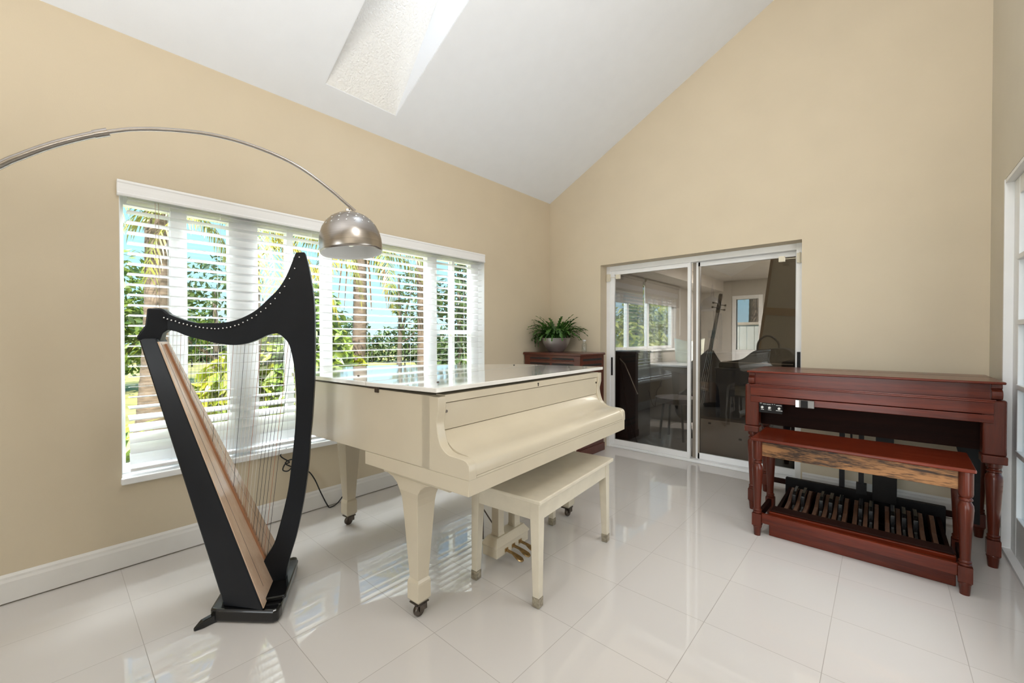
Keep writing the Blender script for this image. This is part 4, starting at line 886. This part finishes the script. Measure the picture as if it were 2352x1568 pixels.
# outside the sunroom
tree('shrub',(-5.2,10.9,-.15),[(0,0,1.1,1.3,1.2),(.3,-1.2,.9,1.1,1.0),(.2,.8,1.8,.9,.8),(.5,-.6,2.3,.5,.5)],3000,.13,LY,'bright green shrub seen through the sunroom window','shrub',r=.05)
t = thing('plank_fence', 'pale plank fence outside the far sunroom window', 'fence', (-2.0,10.6,-.12))
MB().box(-1.5,1.5,.03,.06,.25,.35).build('rail', BRB, t); MB().box(-1.5,1.5,-.02,.05,1.62,1.68).build('cap', BRB, t)
pk = None
for k in range(20):
    if pk is None: o = pk = MB().box(-.07,.07,0,.03,0,1.62).build('plank', mat('fence_white',(.72,.69,.64),.7,var=.1,scale=3), t)
    else: o = pk.copy(); COL.objects.link(o); o.parent = t
    o.location = (-1.43+.15*k,0,0)
palm('palm_tree',(-2.6,12.2,-.12),(-2.5,12.2,2.9),.12,.1,'palm behind the plank fence outside the far sunroom window',[(-90,10,1.7,100,0),(-40,10,1.7,100,0),(-140,10,1.7,100,0),(20,20,1.7,95,0),(160,20,1.7,95,0),(90,25,1.7,90,0)])

# ================================================================== light
W = bpy.data.worlds.new('sky'); S.world = W; W.use_nodes = True; N = W.node_tree.nodes; L = W.node_tree.links
bg = N['Background']; tc = N.new('ShaderNodeTexCoord'); sp_ = N.new('ShaderNodeSeparateXYZ'); L.new(tc.outputs['Generated'], sp_.inputs[0])
r = N.new('ShaderNodeValToRGB'); r.color_ramp.elements[0].position = .0; r.color_ramp.elements[0].color = (.62,.86,.98,1); r.color_ramp.elements[1].position = .55; r.color_ramp.elements[1].color = (.20,.55,.92,1)
e = r.color_ramp.elements.new(.12); e.color = (.44,.78,.98,1)
L.new(sp_.outputs['Z'], r.inputs[0]); L.new(r.outputs[0], bg.inputs[0]); bg.inputs[1].default_value = 1.4
def light(kind, name, loc, power, size=(1,1), target=None, col=(1,1,1), rot=None, **kw):
    d = bpy.data.lights.new(name, kind); d.energy = power; d.color = col
    if kind == 'AREA': d.shape = 'RECTANGLE'; d.size, d.size_y = size
    o = bpy.data.objects.new(name, d); COL.objects.link(o); o.location = loc
    if target is not None: o.rotation_euler = (Vector(target)-Vector(loc)).to_track_quat('-Z','Y').to_euler()
    for k, v in kw.items(): setattr(d, k, v)
    return o
light('SUN', 'sun', (0,0,20), 12.0, target=Vector((0,0,20))+Vector((-.50,.42,-.76)), col=(1,.95,.86), angle=R(.6))
# fill lamp added outside the opening behind the camera
light('AREA', 'rear_fill', (-.70,YF-3.4,1.9), 210, (3.2,3.0), (-.75,3,1.6), (1,.985,.96))
# upward fill lamp added behind the camera to brighten the ceiling
light('AREA', 'ceiling_fill', (-.55,-.85,1.9), 68, (1.3,1.3), (-.55,-.84,4.0), (1,.985,.96))
# daylight through the patio glazing on the right
light('AREA', 'patio_daylight', (XR-.02,2.05,1.25), 21, (1.5,1.7), (-2.4,1.75,1.35), (1,.99,.97))
# unseen fill lamp added high on the right wall to brighten the back wall
light('AREA', 'high_right_fill', (XR-.03,1.0,3.35), 44, (1.8,.8), (-1.1,4.0,1.9), (1,.99,.98))
# lamp added above the eaves to strengthen sky light through the window
light('AREA', 'window_sky_fill', (-4.7,1.6,3.9), 1300, (3.2,1.8), (-2.4,1.6,.6), (.93,.97,1))
# unseen fill lamp added to brighten the sunroom
light('AREA', 'sunroom_fill', (-.6,6.6,2.28), 200, (1.2,1.2), (-.6,6.6,0), (1,.96,.9))

# ================================================================== camera
f, yaw, pitch, roll = 951.606, R(41.8133), R(-.6002), R(-.056)
fw = Vector((-math.sin(yaw), math.cos(yaw), 0)); rt = Vector((math.cos(yaw), math.sin(yaw), 0)); upv = Vector((0,0,1))
F = fw*math.cos(pitch)+upv*math.sin(pitch); U = upv*math.cos(pitch)-fw*math.sin(pitch)
Rr = rt*math.cos(roll)+U*math.sin(roll); U = U*math.cos(roll)-rt*math.sin(roll)
cam = bpy.data.cameras.new('camera'); co = bpy.data.objects.new('camera', cam); COL.objects.link(co)
M4 = Matrix((( Rr.x,U.x,-F.x,0),(Rr.y,U.y,-F.y,0),(Rr.z,U.z,-F.z,1.2257),(0,0,0,1))); co.matrix_world = M4
cam.sensor_fit = 'HORIZONTAL'; cam.sensor_width = 36; cam.lens = f*36/2352; cam.clip_start = .02; cam.clip_end = 300
S.camera = co
S.view_settings.view_transform = 'Standard'; S.view_settings.look = 'None'; S.view_settings.exposure = 0.17; S.view_settings.gamma = 1
S.view_settings.use_curve_mapping = False
S.cycles.use_denoising = True; S.cycles.max_bounces = 10; S.cycles.transparent_max_bounces = 16; S.cycles.caustics_reflective = False; S.cycles.caustics_refractive = False; S.cycles.sample_clamp_indirect = 6
